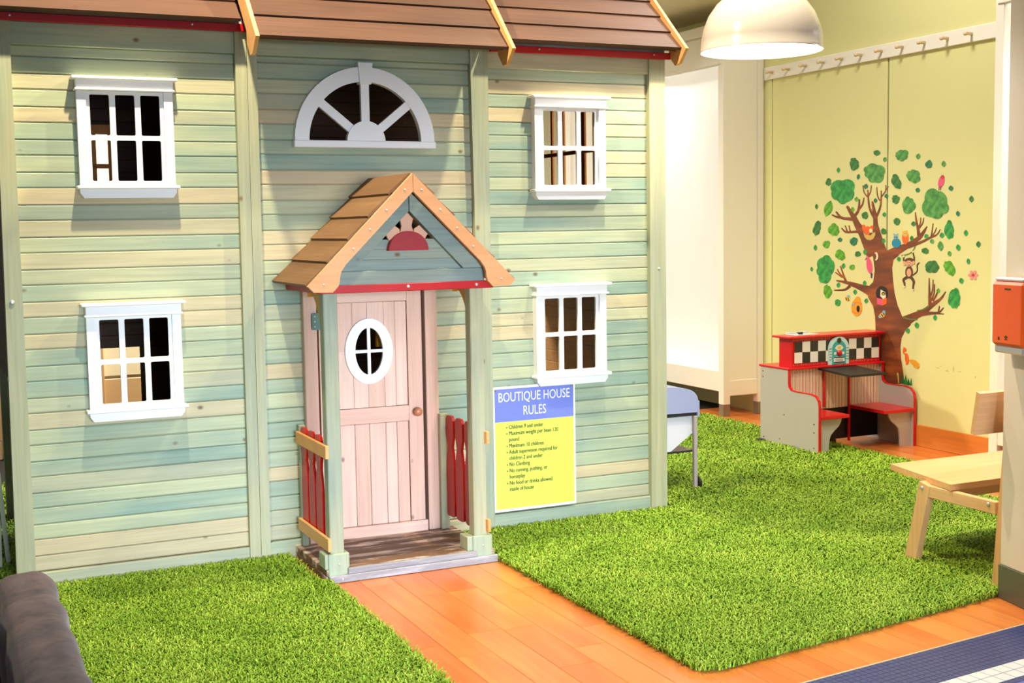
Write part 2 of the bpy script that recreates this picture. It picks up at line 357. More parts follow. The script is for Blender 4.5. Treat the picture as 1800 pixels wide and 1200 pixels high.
# ================================================================ SETTING
floor = box('floor', -3, 9, 1.5, 12.5, -.12, -.012, 'dark', None, 0); tag(floor, kind='structure')
EO = np.array((2.713, 3.48)); EU = np.array((.9949, .1008)); EV = np.array((-.1008, .9949))   # edge of the oak floor: origin, along, across
edgeY = lambda x: 3.48+(x-2.713)*.1013
PW = .1455; x = 1.59-PW*2
while x < 6.38:
    ymax = 9.2 if x > 5.2 else (6.0 if x < 2.45 else 4.3)
    ymin = max(edgeY(x), edgeY(x+PW)) if x > 2.3 else 2.9
    y = edgeY(x)+.002 if x > 2.3 else 2.9
    if x > 4.75 and ymax > 6: y = 5.3
    first = True
    y -= 0 if x > 2.3 else random.random()*.6
    while y < ymax:
        ln = random.uniform(.45, 1.15); y1 = min(y+ln, ymax)
        if first and x > 2.3 and x <= 4.75:
            poly = [(x+.0006, edgeY(x)+.002), (x+PW-.0006, edgeY(x+PW)+.002), (x+PW-.0006, y1-.0006), (x+.0006, y1-.0006)]
            prism('plank', poly, 'z', -.012, 0, 'floor', floor)
        else: box('plank', x+.0006, x+PW-.0006, y+.0006, y1-.0006, -.012, 0, 'floor', floor, .0012)
        first = False; y = y1
    x += PW
# mosaic floor beyond the oak
def edge_pt(u, v): return EO+EU*u-EV*v
mos = MB()
def quad_prism(u0, u1, v0, v1, z0, z1):
    P = [tuple(edge_pt(*p)) for p in ((u0, v0), (u1, v0), (u1, v1), (u0, v1))]
    return vprism(P, 'z', z0, z1)
mos.add(*quad_prism(-1.6, 3.2, .006, .2575, -.010, -.002), 0); mos.add(*quad_prism(-1.6, 3.2, .2575, .372, -.010, -.002), 1); mos.add(*quad_prism(-1.6, 3.2, .372, 1.2, -.010, -.002), 0)
trim1 = mos.build('trim_1', ['bluegrout', 'darkgrout']); tag(trim1, kind='structure')
V, F = quad_prism(-1.6, 3.2, 0, .006, -.01, .001); make('edge_strip', V, F, 'edgetrim', trim1)
def in_view(p): # the corner of mosaic the photograph shows, with a margin
    return (p[1]-3.476)+(p[0]-2.707)*.52 > -.075 and 2.5 < p[0] < 4.0
BT = .0285
for j in range(9):
    for i in range(-4, 45):
        u = i*BT; v = .007+j*BT*.975
        if in_view(edge_pt(u, v)):
            V, F = quad_prism(u+.0013, u+BT-.0013, v+.0013, v+BT*.975-.0013, -.0025, 0); make('tile', V, F, 'bluetile', trim1)
for j in range(2):
    for i in range(4, 22):
        u = i*.0595; v = .258+j*.0572
        if in_view(edge_pt(u, v)):
            V, F = quad_prism(u+.002, u+.0575, v+.002, v+.0552, -.0035, 0); make('tile', V, F, 'whitetile', trim1)
for i in range(10, 44):
    u = i*BT; v = .374
    if in_view(edge_pt(u, v)):
        V, F = quad_prism(u+.0007, u+BT-.0007, v+.0007, v+BT-.0007, -.0025, 0); make('tile', V, F, 'bluetile', trim1)

# walls and ceiling
WX = 6.38
wr = box('wall_right', WX+.012, WX+.15, 2.5, 12.5, 0, 4.6, 'dark', None, 0); tag(wr, kind='structure')
ys = [2.5, 5.7, 7.238, 8.612, 9.98, 12.5]
for a, b2 in zip(ys[:-1], ys[1:]): box('wall_panel', WX, WX+.011, a+(.007 if abs(a-7.238) < .01 else .005), b2-(.007 if abs(b2-7.238) < .01 else .005), .0, 2.80, 'lime', wr, .001)
box('wall_panel', WX, WX+.011, 2.5, 12.5, 2.80, 4.6, 'lime', wr, 0)
wb = box('wall_back', -3, 6.5, 12.4, 12.55, 0, 3.6, 'whitepaint', None, 0); tag(wb, kind='structure')
cl = box('ceiling', 3.2, 6.6, 8.2, 12.5, 3.38, 3.5, 'ceiling', None, 0); tag(cl, kind='structure')
bb = box('baseboard_right', WX-.016, WX, 6.22, 8.64, 0, .152, 'base', None, .003); tag(bb, kind='structure')

sc = MB()
for y, z, w, h in ((6.71, .575, .05, .006), (6.62, .562, .03, .012), (6.56, .58, .012, .04), (6.50, .568, .04, .005), (6.36, .545, .012, .016), (6.68, .59, .02, .005)):
    sc.add(*vprism(ring(y, z, w/2, h/2, 10), 'x', WX-.0006, WX-.0001))
sc.build('scuff_mark', 'scuff', wr)
# pegged rail on the lime wall
rail = thing('peg_rail', 'long cream coat rail with a row of wooden pegs on the lime wall', 'coat rail', (WX, 7.4, 2.815))
box('rail_board', WX-.02, WX, 5.9, 8.70, 2.765, 2.868, 'whitepaint', rail, .004)
for i in range(11):
    yy = 8.585-i*.2165
    lathe('peg', [(.011, 0), (.010, -.045), (.015, -.05), (.015, -.062), (.008, -.068)], (WX-.02, yy, 2.82), 'pegwood', rail, 'x', 10)

# wardrobes
def wardrobe(Y0, Y1, label, sgn, group):
    """open fronted cabinet, face at x=5.97; Y0 is the end by the lime wall panel"""
    X0, X1 = 5.97, WX-.004
    t = thing('wardrobe', label, 'wardrobe', ((X0+X1)/2, (Y0+Y1)/2, 0))
    lo, hi = min(Y0, Y1), max(Y0, Y1)
    def post(xa, xb, ya, yb):
        p = box('post', xa, xb, ya, yb, .10, 3.14, 'whitepaint', t, .004)
        box('foot', xa+.002, xb-.002, ya+.002, yb-.002, 0, .10, 'steel', p, .002)
    w = .07
    for yy in (lo, hi-w):
        post(X0, X0+w, yy, yy+w); post(X1-.06, X1, yy, yy+w)
    e = .018
    for a, b2 in ((lo+.012, lo+.03), (hi-.03, hi-.012)):
        box('end_panel', X0+w, X1-.06, a, b2, .2, 3.12, 'whitepaint', t, .002)
    for a, b2 in ((lo+.004, lo+.05), (hi-.05, hi-.004)):
        box('end_rail', X0+w, X1-.06, a, b2, .17, .30, 'whitepaint', t, .004)
    box('back_panel', X1-.02, X1-.002, lo+w, hi-w, .2, 3.12, 'wardrobein', t, .002)
    box('bottom_board', X0+.02, X1-.02, lo+w, hi-w, .335, .36, 'wardrobein', t, .002)
    box('front_rail', X0+.004, X0+.03, lo+w, hi-w, .205, .375, 'whitepaint', t, .004)
    h = box('header', X0+.006, X0+.03, lo+w, hi-w, 2.885, 3.14, 'whitepaint', t, .004)
    box('moulding', X0-.008, X0+.008, lo+.02, hi-.02, 2.89, 2.915, 'whitepaint', h, .004)
    box('cornice', X0-.03, X1, lo-.02, hi+.02, 3.14, 3.225, 'whitepaint', t, .006)
    box('led_strip', X0+.05, X0+.075, lo+w+.03, hi-w-.03, 2.90, 2.912, 'led', t, .001)
    return t
wardrobe(8.72, 11.6, 'tall white open wardrobe with lit lining, behind the playhouse corner', 1, 'white wardrobes')
wardrobe(5.838, 3.95, 'tall white wardrobe with lit lining, partly hidden by the dispenser pillar', -1, 'white wardrobes')
light('wardrobe_led', 'AREA', (6.12, 10.2, 2.86), (6.2, 10.2, 0), 20, (1, .98, .94), shape='RECTANGLE', size=.12, size_y=2.6)
light('wardrobe_led', 'AREA', (6.12, 4.9, 2.86), (6.2, 4.9, 0), 30, (1, .98, .94), shape='RECTANGLE', size=.12, size_y=1.6)

# pillar at the right
PXF = Matrix.Translation((4.073, 3.904, 0)) @ Matrix.Rotation(-math.radians(11.7), 4, 'Z')
pil = box('trim_2', 0, .5, -.62, 0, .145, 3.9, 'pillar', None, .004, PXF); tag(pil, kind='structure')
box('skirting', -.006, .506, -.626, .006, 0, .147, 'pillarbase', pil, .003, PXF)
disp = thing('dispenser', 'orange hand sanitizer dispenser with silver caps on the white pillar', 'dispenser', tuple(PXF @ Vector((-.04, -.14, 1.06))))
box('cover', -.088, -.0, -.245, -.035, 1.087, 1.347, 'orange', disp, .012, PXF)
box('top_cap', -.078, -.0, -.235, -.045, 1.346, 1.364, 'silver', disp, .006, PXF)
box('bottom_cap', -.078, -.0, -.235, -.045, 1.056, 1.088, 'silver', disp, .006, PXF)
mk = MB()
for (a, b2, c, d) in ((-.165, -.125, 1.315, 1.321), (-.15, -.130, 1.113, 1.1155), (-.096, -.086, 1.110, 1.122)): mk.add(*vbox(-.0892, -.0878, a, b2, c, d))
mk.build('printed_mark', 'signtext', disp, xf=PXF)
mk2 = MB()
for (z, y) in ((1.128, -.139), (1.124, -.146), (1.124, -.132), (1.119, -.139)): mk2.add(*vprism(ring(y, z, .0035, .0035, 8), 'x', -.0892, -.0878))
mk2.build('printed_mark', 'signtext', disp, xf=PXF)

# ================================================================ RUGS
def inside(P, poly):
    x, y = P[:, 0], P[:, 1]; r = np.zeros(len(P), bool); n = len(poly)
    for i in range(n):
        (xa, ya), (xb, yb) = poly[i], poly[(i+1) % n]
        c = (ya > y) != (yb > y)
        with np.errstate(divide='ignore', invalid='ignore'): r ^= c & (x < (xb-xa)*(y-ya)/(yb-ya)+xa)
    return r
def rug(poly, label, dens, seed):
    rng = np.random.default_rng(seed)
    t = thing('rug', label, 'rug', (sum(p[0] for p in poly)/len(poly), sum(p[1] for p in poly)/len(poly), 0), group='green shag rugs')
    gx, gy_ = np.mean(np.array(poly), 0)
    prism('rug_backing', [(gx+(x-gx)*.988, gy_+(y-gy_)*.988) for x, y in poly], 'z', 0.0005, .010, 'rugback', t)
    A = np.array(poly); lo, hi = A.min(0), A.max(0); area = np.prod(hi-lo)
    P = rng.random((int(area*dens), 2))*(hi-lo)+lo; P = P[inside(P, poly)]
    # nearer strands are finer and denser; thin them out with distance
    d = np.hypot(P[:, 0], P[:, 1]); P = P[rng.random(len(P)) < np.clip((5.2/d)**1.5, .3, 1)]
    n = len(P); d = np.hypot(P[:, 0], P[:, 1])
    ang = rng.random(n)*2*np.pi+.8*np.sin(P[:, 0]*3)+.8*np.cos(P[:, 1]*2.3); lean = rng.uniform(.010, .030, n); hgt = rng.uniform(.020, .034, n)
    wd_ = rng.uniform(.0017, .0032, n)*np.clip(d/4.8, 1, 1.8)
    dx, dy = np.cos(ang), np.sin(ang)
    tw = ang+np.pi/2+rng.uniform(-.6, .6, n); sx, sy = np.cos(tw), np.sin(tw)
    base = np.stack([P[:, 0], P[:, 1], np.full(n, .004)], 1)
    dirv = np.stack([dx, dy, np.zeros(n)], 1); side = np.stack([sx, sy, np.zeros(n)], 1)
    rows = []
    for s, h, k in ((0, 0, .9), (.35, .62, 1.0), (.8, .95, .85)):
        c = base+dirv*(lean*s)[:, None]; c = c.copy(); c[:, 2] += hgt*h
        rows.append(c-side*(wd_*k)[:, None]); rows.append(c+side*(wd_*k)[:, None])
    tip = base+dirv*(lean*1.35)[:, None]; tip[:, 2] += hgt*(.98-.35*rng.random(n)); rows.append(tip)
    V = np.stack(rows, 1).reshape(-1, 3)
    q = np.arange(n)[:, None]*7
    quads = np.concatenate([q+np.array([[0, 1, 3, 2]]), q+np.array([[2, 3, 5, 4]])]); tris = q+np.array([[4, 5, 6]])
    c = V.mean(0); c[2] = 0; V = V-c
    me = bpy.data.meshes.new('rug_pile')
    me.vertices.add(len(V)); me.vertices.foreach_set('co', V.astype(np.float32).ravel())
    nl = len(quads)*4+len(tris)*3; me.loops.add(nl); me.polygons.add(len(quads)+len(tris))
    me.loops.foreach_set('vertex_index', np.concatenate([quads.ravel(), tris.ravel()]).astype(np.int32))
    me.polygons.foreach_set('loop_start', np.concatenate([np.arange(len(quads))*4, len(quads)*4+np.arange(len(tris))*3]).astype(np.int32))
    me.update(calc_edges=True)
    # clumps of slightly different dye as well as strand by strand variation
    cl_ = .5+.14*np.sin(P[:, 0]*9.1+2*np.sin(P[:, 1]*5.3))*np.cos(P[:, 1]*7.7)+rng.normal(0, .17, n)
    at = me.attributes.new('strand', 'FLOAT', 'POINT'); at.data.foreach_set('value', np.repeat(np.clip(cl_, 0, 1), 7).astype(np.float32))
    me.materials.append(MA['pile']); me.polygons.foreach_set('use_smooth', np.ones(len(me.polygons), bool))
    o = link('rug_pile', me, c, t); o['kind'] = 'stuff'
    return t
rug([(2.435, 3.735), (2.52, 3.70), (5.47, 4.10), (5.47, 6.13), (3.72, 5.984), (2.445, 5.984)], 'green shag rug in front of the playhouse, right of the wooden path', 22000, 1)
rug([(3.77, 6.00), (5.45, 6.14), (5.75, 6.16), (5.86, 6.3), (5.865, 8.86), (3.77, 8.86)], 'green shag rug at the back, under the grey end of the toy diner', 16000, 2)
rug([(-1.2, 2.9), (1.60, 2.9), (1.605, 5.43), (1.56, 5.48), (1.56, 5.984), (-1.2, 5.984)], 'green shag rug left of the wooden path, beside the grey brown sofa', 20000, 3)
rug([(-1.2, 5.99), (.31, 5.99), (.31, 6.06), (.41, 6.06), (.41, 8.6), (-1.2, 8.6)], 'strip of green shag rug past the far left corner of the playhouse', 9000, 4)

# ================================================================ PLAYHOUSE
HS = thing('playhouse', 'large two storey green wooden playhouse with white windows and a gabled porch', 'playhouse', (2.02, 6.8, 0))
HY1 = 7.62
# each of the three front panels is a part, its boards are sub-parts
def board(name, x0, x1, z0, z1, parent, y=6.02, t=.02, mat='green_x', c=.0035, g=0):
    # tongue-and-groove: the back half fills the joint, the face stops short of it
    prof = [(y+t, z0-g), (y+t, z1+g), (y+.012, z1+g), (y+.012, z1), (y+c, z1), (y, z1-c), (y, z0+c), (y+c, z0), (y+.012, z0), (y+.012, z0-g)]
    return prism(name, prof, 'x', x0, x1, mat, parent)
def front_panel(x0, x1, top, bot, zs, holes):
    """zs descending joints; holes: f(z0,z1) -> list of (xa,xb) left open in that row"""
    p = thing('front_panel', None, None, ((x0+x1)/2, 6.03, 1.2), HS)
    for k in range(len(zs)-1):
        z1, z0 = zs[k], zs[k+1]
        cuts = sorted(holes(z0, z1)); a = x0
        gap = .0010 if k % 2 else .0034
        for (ca, cb) in cuts+[(x1, None)]:
            if ca-a > .004: board('board', a+.0008, ca-.0008, z0+gap/2, z1-gap/2, p, c=.003 if k % 2 else .006, g=gap/2)
            if cb is None: break
            a = cb
    box('top_board', x0-.002, x1+.002, 5.999, 6.04, top[0], top[1], 'green_x', p, .003)
    box('bottom_board', x0-.002, x1+.002, 5.999, 6.04, 0.002, bot, 'green_x', p, .003)
    return p
def rect_holes(lst):
    return lambda z0, z1: [(a, b) for (a, b, c, d) in lst if z0 >= c-.004 and z1 <= d+.004]
zL = [2.433]+[2.381-.0719*k for k in range(33)]
zC = [2.430]+[2.395-.0719*k for k in range(33)]
zR = [2.42]+[2.355-.0708*k for k in range(33)]
zL[-1] = .078; zC[-1] = .09; zR[-1] = .092
near = lambda zs, v: min(zs, key=lambda q: abs(q-v))
WIN = [(.87, 0.0, zL), (.868, -1.012, zL), (3.133, -.020, zR), (3.127, -1.002, zR)]   # centre x, height offset
hl = [(cx-.176, cx+.176, near(zs, 1.806+dz), near(zs, 2.240+dz)) for cx, dz, zs in WIN]
front_panel(.395, 1.375, (2.430, 2.530), .076, zL, rect_holes(hl[:2]))
front_panel(2.660, 3.622, (2.412, 2.512), .092, zR, rect_holes(hl[2:]))
AC, AZ = 2.008, 2.031
def c_holes(z0, z1):
    out = []
    if z1 <= 1.33: out.append((1.70, 2.32))
    if z0 > AZ-.03 and z0 < AZ+.285:
        h = z0-AZ; out.append((AC-math.sqrt(max(.0, .300**2-max(h, 0)**2)), AC+math.sqrt(max(.0, .300**2-max(h, 0)**2))))
    return out
cp = thing('front_panel', None, None, (2.02, 6.03, 1.2), HS)
for k in range(len(zC)-1):
    z1, z0 = zC[k], zC[k+1]; a = 1.466; gap = .0010 if k % 2 else .0034
    for ca, cb in sorted(c_holes(z0, z1))+[(2.578, None)]:
        if ca-a > .004: board('board', a+.0008, ca-.0008, z0+gap/2, z1-gap/2, cp, c=.003 if k % 2 else .006, g=gap/2)
        if cb is None: break
        a = cb
box('top_board', 1.466, 2.578, 5.999, 6.04, 2.428, 2.52, 'green_x', cp, .003)
for a, b2 in ((1.466, 1.69), (2.34, 2.578)): box('bottom_board', a, b2, 5.999, 6.04, .002, .088, 'green_x', cp, .003)
# corner posts and panel posts
def post(x0b, x1b, x0t, x1t, z0, z1, y0=5.985, y1=6.05, mat='greenpost'):
    V = [(x0b, y0, z0), (x1b, y0, z0), (x1b, y1, z0), (x0b, y1, z0), (x0t, y0, z1), (x1t, y0, z1), (x1t, y1, z1), (x0t, y1, z1)]
    F = [(0, 1, 2, 3), (4, 5, 6, 7), (0, 1, 5, 4), (1, 2, 6, 5), (2, 3, 7, 6), (3, 0, 4, 7)]
    return make('post', V, F, mat, HS, share=False)
pl = post(.312, .394, .335, .398, .0, 2.545)
post(1.366, 1.418, 1.377, 1.430, .0, 2.53); post(1.420, 1.466, 1.432, 1.478, .0, 2.53)
post(2.600, 2.662, 2.568, 2.666, .0, 2.52)
pr = post(3.620, 3.722, 3.622, 3.720, .0, 2.50)
for (x, z) in ((.352, 1.305),): lathe('bolt', [(.011, 0), (.010, -.006), (.005, -.008)], (x, 5.985, z), 'screw', pl, 'y', 12)
lathe('bolt', [(.007, 0), (.006, -.004)], (3.675, 5.985, 1.36), 'screw', pr, 'y', 10)
# red bands below the eaves and the fascia behind them, its eave shade put in as grey
for (a, b2, z0, z1, xs) in ((.20, 1.442, 2.527, 2.562, (.40, 1.18)), (2.675, 3.745, 2.491, 2.526, (2.95, 3.64))):
    t = box('red_band', a, b2, 5.965, 5.985, z0, z1, 'redwood', HS, .002)
    for sx in xs: screw(sx, (z0+z1)/2+.004, 5.965, t)
box('fascia', -.1, 1.43, 5.99, 6.05, 2.545, 2.60, 'greyedge', HS, .002)
box('fascia', 2.665, 3.722, 5.99, 6.05, 2.510, 2.575, 'greyedge', HS, .002)
box('fascia', 1.43, 2.665, 5.99, 6.05, 2.52, 2.75, 'greenpost', HS, .002)
# side walls, rear wall, loft floor, lining
sw = thing('side_wall', None, None, (3.70, 6.8, 1.2), HS)
for (a, b2, c, d) in ((6.05, 6.70, 0, 2.6), (7.47, HY1, 0, 2.6), (6.70, 7.47, 0, 1.74), (6.70, 7.47, 2.37, 2.6)):
    n = max(1, round((d-c)/.0725)); h = (d-c)/n
    for k in range(n): box('board', 3.692, 3.712, a, b2, c+k*h, c+(k+1)*h, 'inside', sw, .003)
for y in (6.72, 6.86, 6.935, 7.12, 7.277, 7.45):
    w = .05 if y == 6.86 else .022
    box('window_bar', 3.675, 3.69, y-w/2, y+w/2, 1.74, 2.37, 'frameorange', sw, .002)
for z in (1.755, 2.05, 2.355): box('window_bar', 3.664, 3.676, 6.70, 7.47, z-.012, z+.012, 'frameorange', sw, .002)
sl = thing('side_wall', None, None, (.35, 6.8, 1.2), HS)
n = 36
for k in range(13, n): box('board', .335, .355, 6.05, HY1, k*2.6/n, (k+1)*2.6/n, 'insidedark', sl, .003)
box('side_post', .36, .40, 7.55, HY1-.001, 0, .93, 'greenpost', sl, .003)
bk = thing('rear_wall', None, None, (2.02, HY1, 1.2), HS)
for k in range(n):
    z0, z1 = k*2.6/n, (k+1)*2.6/n; segs = [(.42, 3.692)]
    if z1 < .99: segs = [(.42, .60), (1.132, 2.9), (3.62, 3.692)]  # right-hand gap is an added unseen opening that lets light inside
    elif 1.66 < z0 and z1 < 2.22: segs = [(.42, .55), (1.022, 3.692)]
    elif z1 < 1.33: segs = [(.42, 2.9), (3.62, 3.692)]  # upper part of the added light opening
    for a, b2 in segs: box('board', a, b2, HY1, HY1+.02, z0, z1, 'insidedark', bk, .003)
for (a, b2, c, d) in ((.55, 1.022, 2.17, 2.22), (.55, 1.022, 1.66, 1.70), (.55, .58, 1.70, 2.17), (1.0, 1.022, 1.70, 2.17), (.905, .935, 1.70, 2.17), (.58, 1.0, 1.972, 1.998)):
    box('window_bar', a, b2, HY1-.02, HY1-.001, c, d, 'frameorange', bk, .002)
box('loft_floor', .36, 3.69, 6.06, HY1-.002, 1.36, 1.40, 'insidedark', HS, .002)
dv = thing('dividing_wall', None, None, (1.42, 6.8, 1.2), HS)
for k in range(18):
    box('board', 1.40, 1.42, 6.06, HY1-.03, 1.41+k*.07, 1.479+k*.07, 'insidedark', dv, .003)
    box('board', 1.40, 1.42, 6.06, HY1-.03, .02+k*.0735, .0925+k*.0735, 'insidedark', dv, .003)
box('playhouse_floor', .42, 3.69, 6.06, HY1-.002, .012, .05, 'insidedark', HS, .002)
bar('rope_handle', (1.245, 7.0, .80), (1.18, 7.0, .62), .035, .03, 'honey_z', HS, up=(0, 1, 0))

# windows
def window(cx, dz):
    p = thing('window', None, None, (cx, 5.98, 2.03+dz), HS)
    holes = []
    for i in (-1, 0, 1):
        for (z0, z1) in ((1.837, 2.019), (2.041, 2.222)):
            holes.append(rrect(cx+i*.1105-.0425, cx+i*.1105+.0425, z0+dz, z1+dz, .007))
    outer = [(cx-.178, 1.80+dz), (cx+.178, 1.80+dz), (cx+.178, 2.25+dz), (cx-.178, 2.25+dz)]
    prism('grille', [outer]+holes, 'y', 5.990, 6.004, 'white', p)
    for s in (-1, 1):
        prism('casing', [(5.976, cx+s*.190-.020), (6.021, cx+s*.190-.020), (6.021, cx+s*.190+.020), (5.976, cx+s*.190+.020)] and
              [(cx+s*.190-.020, 5.976), (cx+s*.190+.020, 5.976), (cx+s*.190+.020, 6.021), (cx+s*.190-.020, 6.021)], 'z', 1.80+dz, 2.245+dz, 'white', p)
    box('frieze', cx-.212, cx+.212, 5.966, 6.021, 2.243+dz, 2.286+dz, 'white', p, .002)
    box('cap', cx-.231, cx+.231, 5.945, 6.021, 2.285+dz, 2.300+dz, 'white', p, .004)
    box('bead', cx-.219, cx+.219, 5.954, 6.021, 2.236+dz, 2.247+dz, 'white', p, .004)
    box('sill', cx-.226, cx+.226, 5.945, 6.021, 1.800+dz, 1.816+dz, 'white', p, .004)
    prism('apron', [(cx-.212, 1.801+dz), (cx-.212, 1.783+dz), (cx-.195, 1.760+dz), (cx+.195, 1.760+dz), (cx+.212, 1.783+dz), (cx+.212, 1.801+dz)], 'y', 5.968, 6.021, 'white', p)
for cx, dz, _ in WIN: window(cx, dz)
aw = thing('window', None, None, (AC, 5.99, 2.2), HS)
aw['label'] = 'half round white fan window'
ro, ri = .358, .287
prism('arch', ring(AC, AZ, ro, ro, 40, 0, math.pi, True)+ring(AC, AZ, ri, ri, 40, math.pi, 0, True), 'y', 5.985, 6.021, 'white', aw)
prism('hub', ring(AC, AZ, .098, .098, 24, 0, math.pi, True), 'y', 5.982, 6.012, 'white', aw)
for a in (90, 141, 39):
    c, s = math.cos(math.radians(a)), math.sin(math.radians(a)); h = .021
    q = [(.09, -h), (.292, -h), (.292, h), (.09, h)]
    prism('spoke', [(AC+c*u-s*v, AZ+s*u+c*v) for u, v in q], 'y', 5.989, 6.011, 'white', aw)
prism('keystone', [(AC-.029, AZ+.275), (AC+.029, AZ+.275), (AC+.037, AZ+.378), (AC-.037, AZ+.378)], 'y', 5.972, 6.021, 'white', aw)
box('sill', AC-.363, AC+.363, 5.977, 6.021, 1.998, 2.033, 'white', aw, .004)

# main roofs: overlapping boards
def roof(name, x0, x1, ye, ze, ang, n, expo=.145, back=True):
    p = thing(name, None, None, ((x0+x1)/2, 6.4, ze+.3), HS)
    c, s = math.cos(ang), math.sin(ang); t = .017
    for k in range(n):
        a = k*expo; b2 = a+expo+.03
        pt = lambda u, v: (ye+u*c-v*s, ze+u*s+v*c)
        up = .010
        prism('roof_board', [pt(a, up), pt(b2, up-.012), pt(b2, up-.012+t), pt(a, up+t)], 'x', x0, x1, 'shingle', p)
    L = n*expo; pt = lambda u, v: (ye+u*c-v*s, ze+u*s+v*c)
    prism('roof_deck', [pt(.02, -.012), pt(L, -.012), pt(L, -.002), pt(.02, -.002)], 'x', x0+.01, x1-.01, 'shingle', p)
    yr, zr = pt(L, 0)
    prism('rear_slope', [(yr, zr), (yr, zr+.02), (yr+L*c, zr+.02-L*s), (yr+L*c, zr-L*s)], 'x', x0, x1, 'shingle', p)
    return p, pt, L
def barge(x0, x1, pt, L, parent, name='barge_board', tail=True):
    lo = [(-.035, -.052), (-.008, -.085), (.075, -.085), (.095, -.062), (.115, -.046)] if tail else [(0, -.04)]
    P = [pt(u, v) for u, v in [(L, .048), (-.035, .048)]+lo+[(L, -.046)]]
    return prism(name, P, 'x', x0, x1, 'honey_x', parent)
p, pt, L = roof('side_roof', -.9, 1.385, 5.895, 2.552, math.radians(43), 9)
p, pt, L = roof('side_roof', 2.665, 3.765, 5.905, 2.527, math.radians(43), 9)
barge(3.766, 3.784, pt, L, p)
p, pt, L = roof('centre_roof', 1.412, 2.645, 5.700, 2.455, math.radians(47), 11)
barge(1.392, 1.410, pt, L, p); barge(2.646, 2.664, pt, L, p)
# cheek boards that close the step between the roofs
for xa in (1.418, 2.632):
    prism('cheek_board', [pt(.1, -.014), pt(L*.9, -.014), (6.9, 2.60), (6.06, 2.56)], 'x', xa, xa+.014, 'shingle', p)

# ---------------- porch
px = 2.03
pf = thing('porch_floor', None, None, (2.02, 5.75, .03), HS)
for k in range(5):
    y0 = 5.47+k*.108; box('deck_board', 1.592, 2.428, y0+.001, y0+.107, .030, .062, 'deck', pf, .003)
for xx in (1.592, 2.398): box('side_beam', xx, xx+.03, 5.482, 6.0, .002, .030, 'deck', pf, .002)
e_ = box('front_edge', 1.600, 2.436, 5.447, 5.469, .002, .036, 'greyedge', pf, .003)
box('nosing', 1.690, 2.33, 5.452, 5.47, .036, .064, 'greyedge', pf, .003)
lathe('screw', [(.006, 0), (.005, -.003)], (1.66, 5.447, .018), 'screw', e_, 'y', 8)
for (x0, x1, xi) in ((1.618, 1.684, 1), (2.332, 2.400, -1)):
    q = box('porch_post', x0, x1, 5.490, 5.555, .06, 1.345, 'greenpost', HS, .004)
    base = box('post_base', x0-.016, x1+.012, 5.468, 5.49, .020, .132, 'green_z', q, .003)
    box('post_base', x0-.030 if xi > 0 else x0-.042, x0-.002, 5.478, 5.575, .062, .130, 'green_z', q, .003)
    box('post_base', x1+.002, x1+.020, 5.478, 5.575, .062, .130, 'green_z', q, .003)
    lathe('screw', [(.006, 0), (.005, -.003)], ((x0+x1)/2, 5.468, .085), 'screw', q, 'y', 8)
# side beams, braces and the red band round the eaves
for x0 in (1.632, 2.362):
    box('side_beam', x0, x0+.035, 5.53, 6.0, 1.315, 1.375, 'green_x', HS, .003)
    arc = [(5.556+.20-.185*math.cos(a), 1.315-.27+.27*math.sin(a)) for a in np.linspace(0, math.pi/2, 9)]
    prism('brace', [(5.556, 1.315), (5.556, 1.03)]+arc[:1]+arc[1:]+[(5.78, 1.290), (5.78, 1.315)], 'x', x0-.002, x0+.030, 'yellow', HS)
    box('red_band', x0-.045 if x0 < 2 else x0+.04, x0-.025 if x0 < 2 else x0+.06, 5.47, 6.0, 1.318, 1.350, 'redwood', HS, .002)
rb = box('red_band', 1.590, 2.43, 5.436, 5.456, 1.318, 1.353, 'redwood', HS, .002)
for sx, sz in ((1.655, 1.338), (2.005, 1.338), (2.345, 1.336)): lathe('screw', [(.008, 0), (.007, -.003)], (sx, 5.436, sz), 'screw', rb, 'y', 8)
# gable
gb = thing('porch_gable', None, None, (px, 5.47, 1.5), HS)
gy = 5.474
box('gable_beam', 1.655, 2.395, gy-.014, gy+.05, 1.342, 1.414, 'greengable', gb, .003)
prism('gable_board', [(1.745, 1.414), (2.300, 1.414), (2.252, 1.462), (1.795, 1.462)], 'y', gy+.012, gy+.03, 'greengable', gb)
prism('gable_board', [(1.796, 1.463), (2.251, 1.463), (2.205, 1.508), (1.843, 1.508)], 'y', gy+.012, gy+.03, 'greengable', gb)
prism('gable_board', [(1.844, 1.509), (2.204, 1.509), (2.158, 1.553), (1.892, 1.553)], 'y', gy+.012, gy+.03, 'greengable', gb)
prism('gable_rafter', [(2.026, 1.770), (2.026, 1.680), (1.752, 1.415), (1.660, 1.415)], 'y', gy-.010, gy+.03, 'greengable', gb)
prism('gable_rafter', [(2.028, 1.770), (2.392, 1.415), (2.288, 1.415), (2.028, 1.680)], 'y', gy-.018, gy+.03, 'greengable', gb)
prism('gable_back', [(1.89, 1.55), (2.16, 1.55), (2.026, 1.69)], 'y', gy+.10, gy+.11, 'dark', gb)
prism('sun_disc', ring(2.018, 1.502, .096, .088, 24, 0, math.pi, True), 'y', gy-.026, gy+.011, 'disc', gb)
prism('sun_ray', [(1.985, 1.585), (1.992, 1.612), (1.986, 1.643), (2.019, 1.677), (2.048, 1.646), (2.041, 1.615), (2.048, 1.585)], 'y', gy-.004, gy+.011, 'petal', gb)
prism('sun_ray', [(1.983, 1.583), (1.980, 1.600), (1.959, 1.614), (1.915, 1.575), (1.930, 1.548)], 'y', gy-.006, gy+.010, 'petal', gb)
prism('sun_ray', [(2.049, 1.583), (2.052, 1.600), (2.077, 1.616), (2.118, 1.576), (2.100, 1.548)], 'y', gy-.006, gy+.010, 'petal', gb)
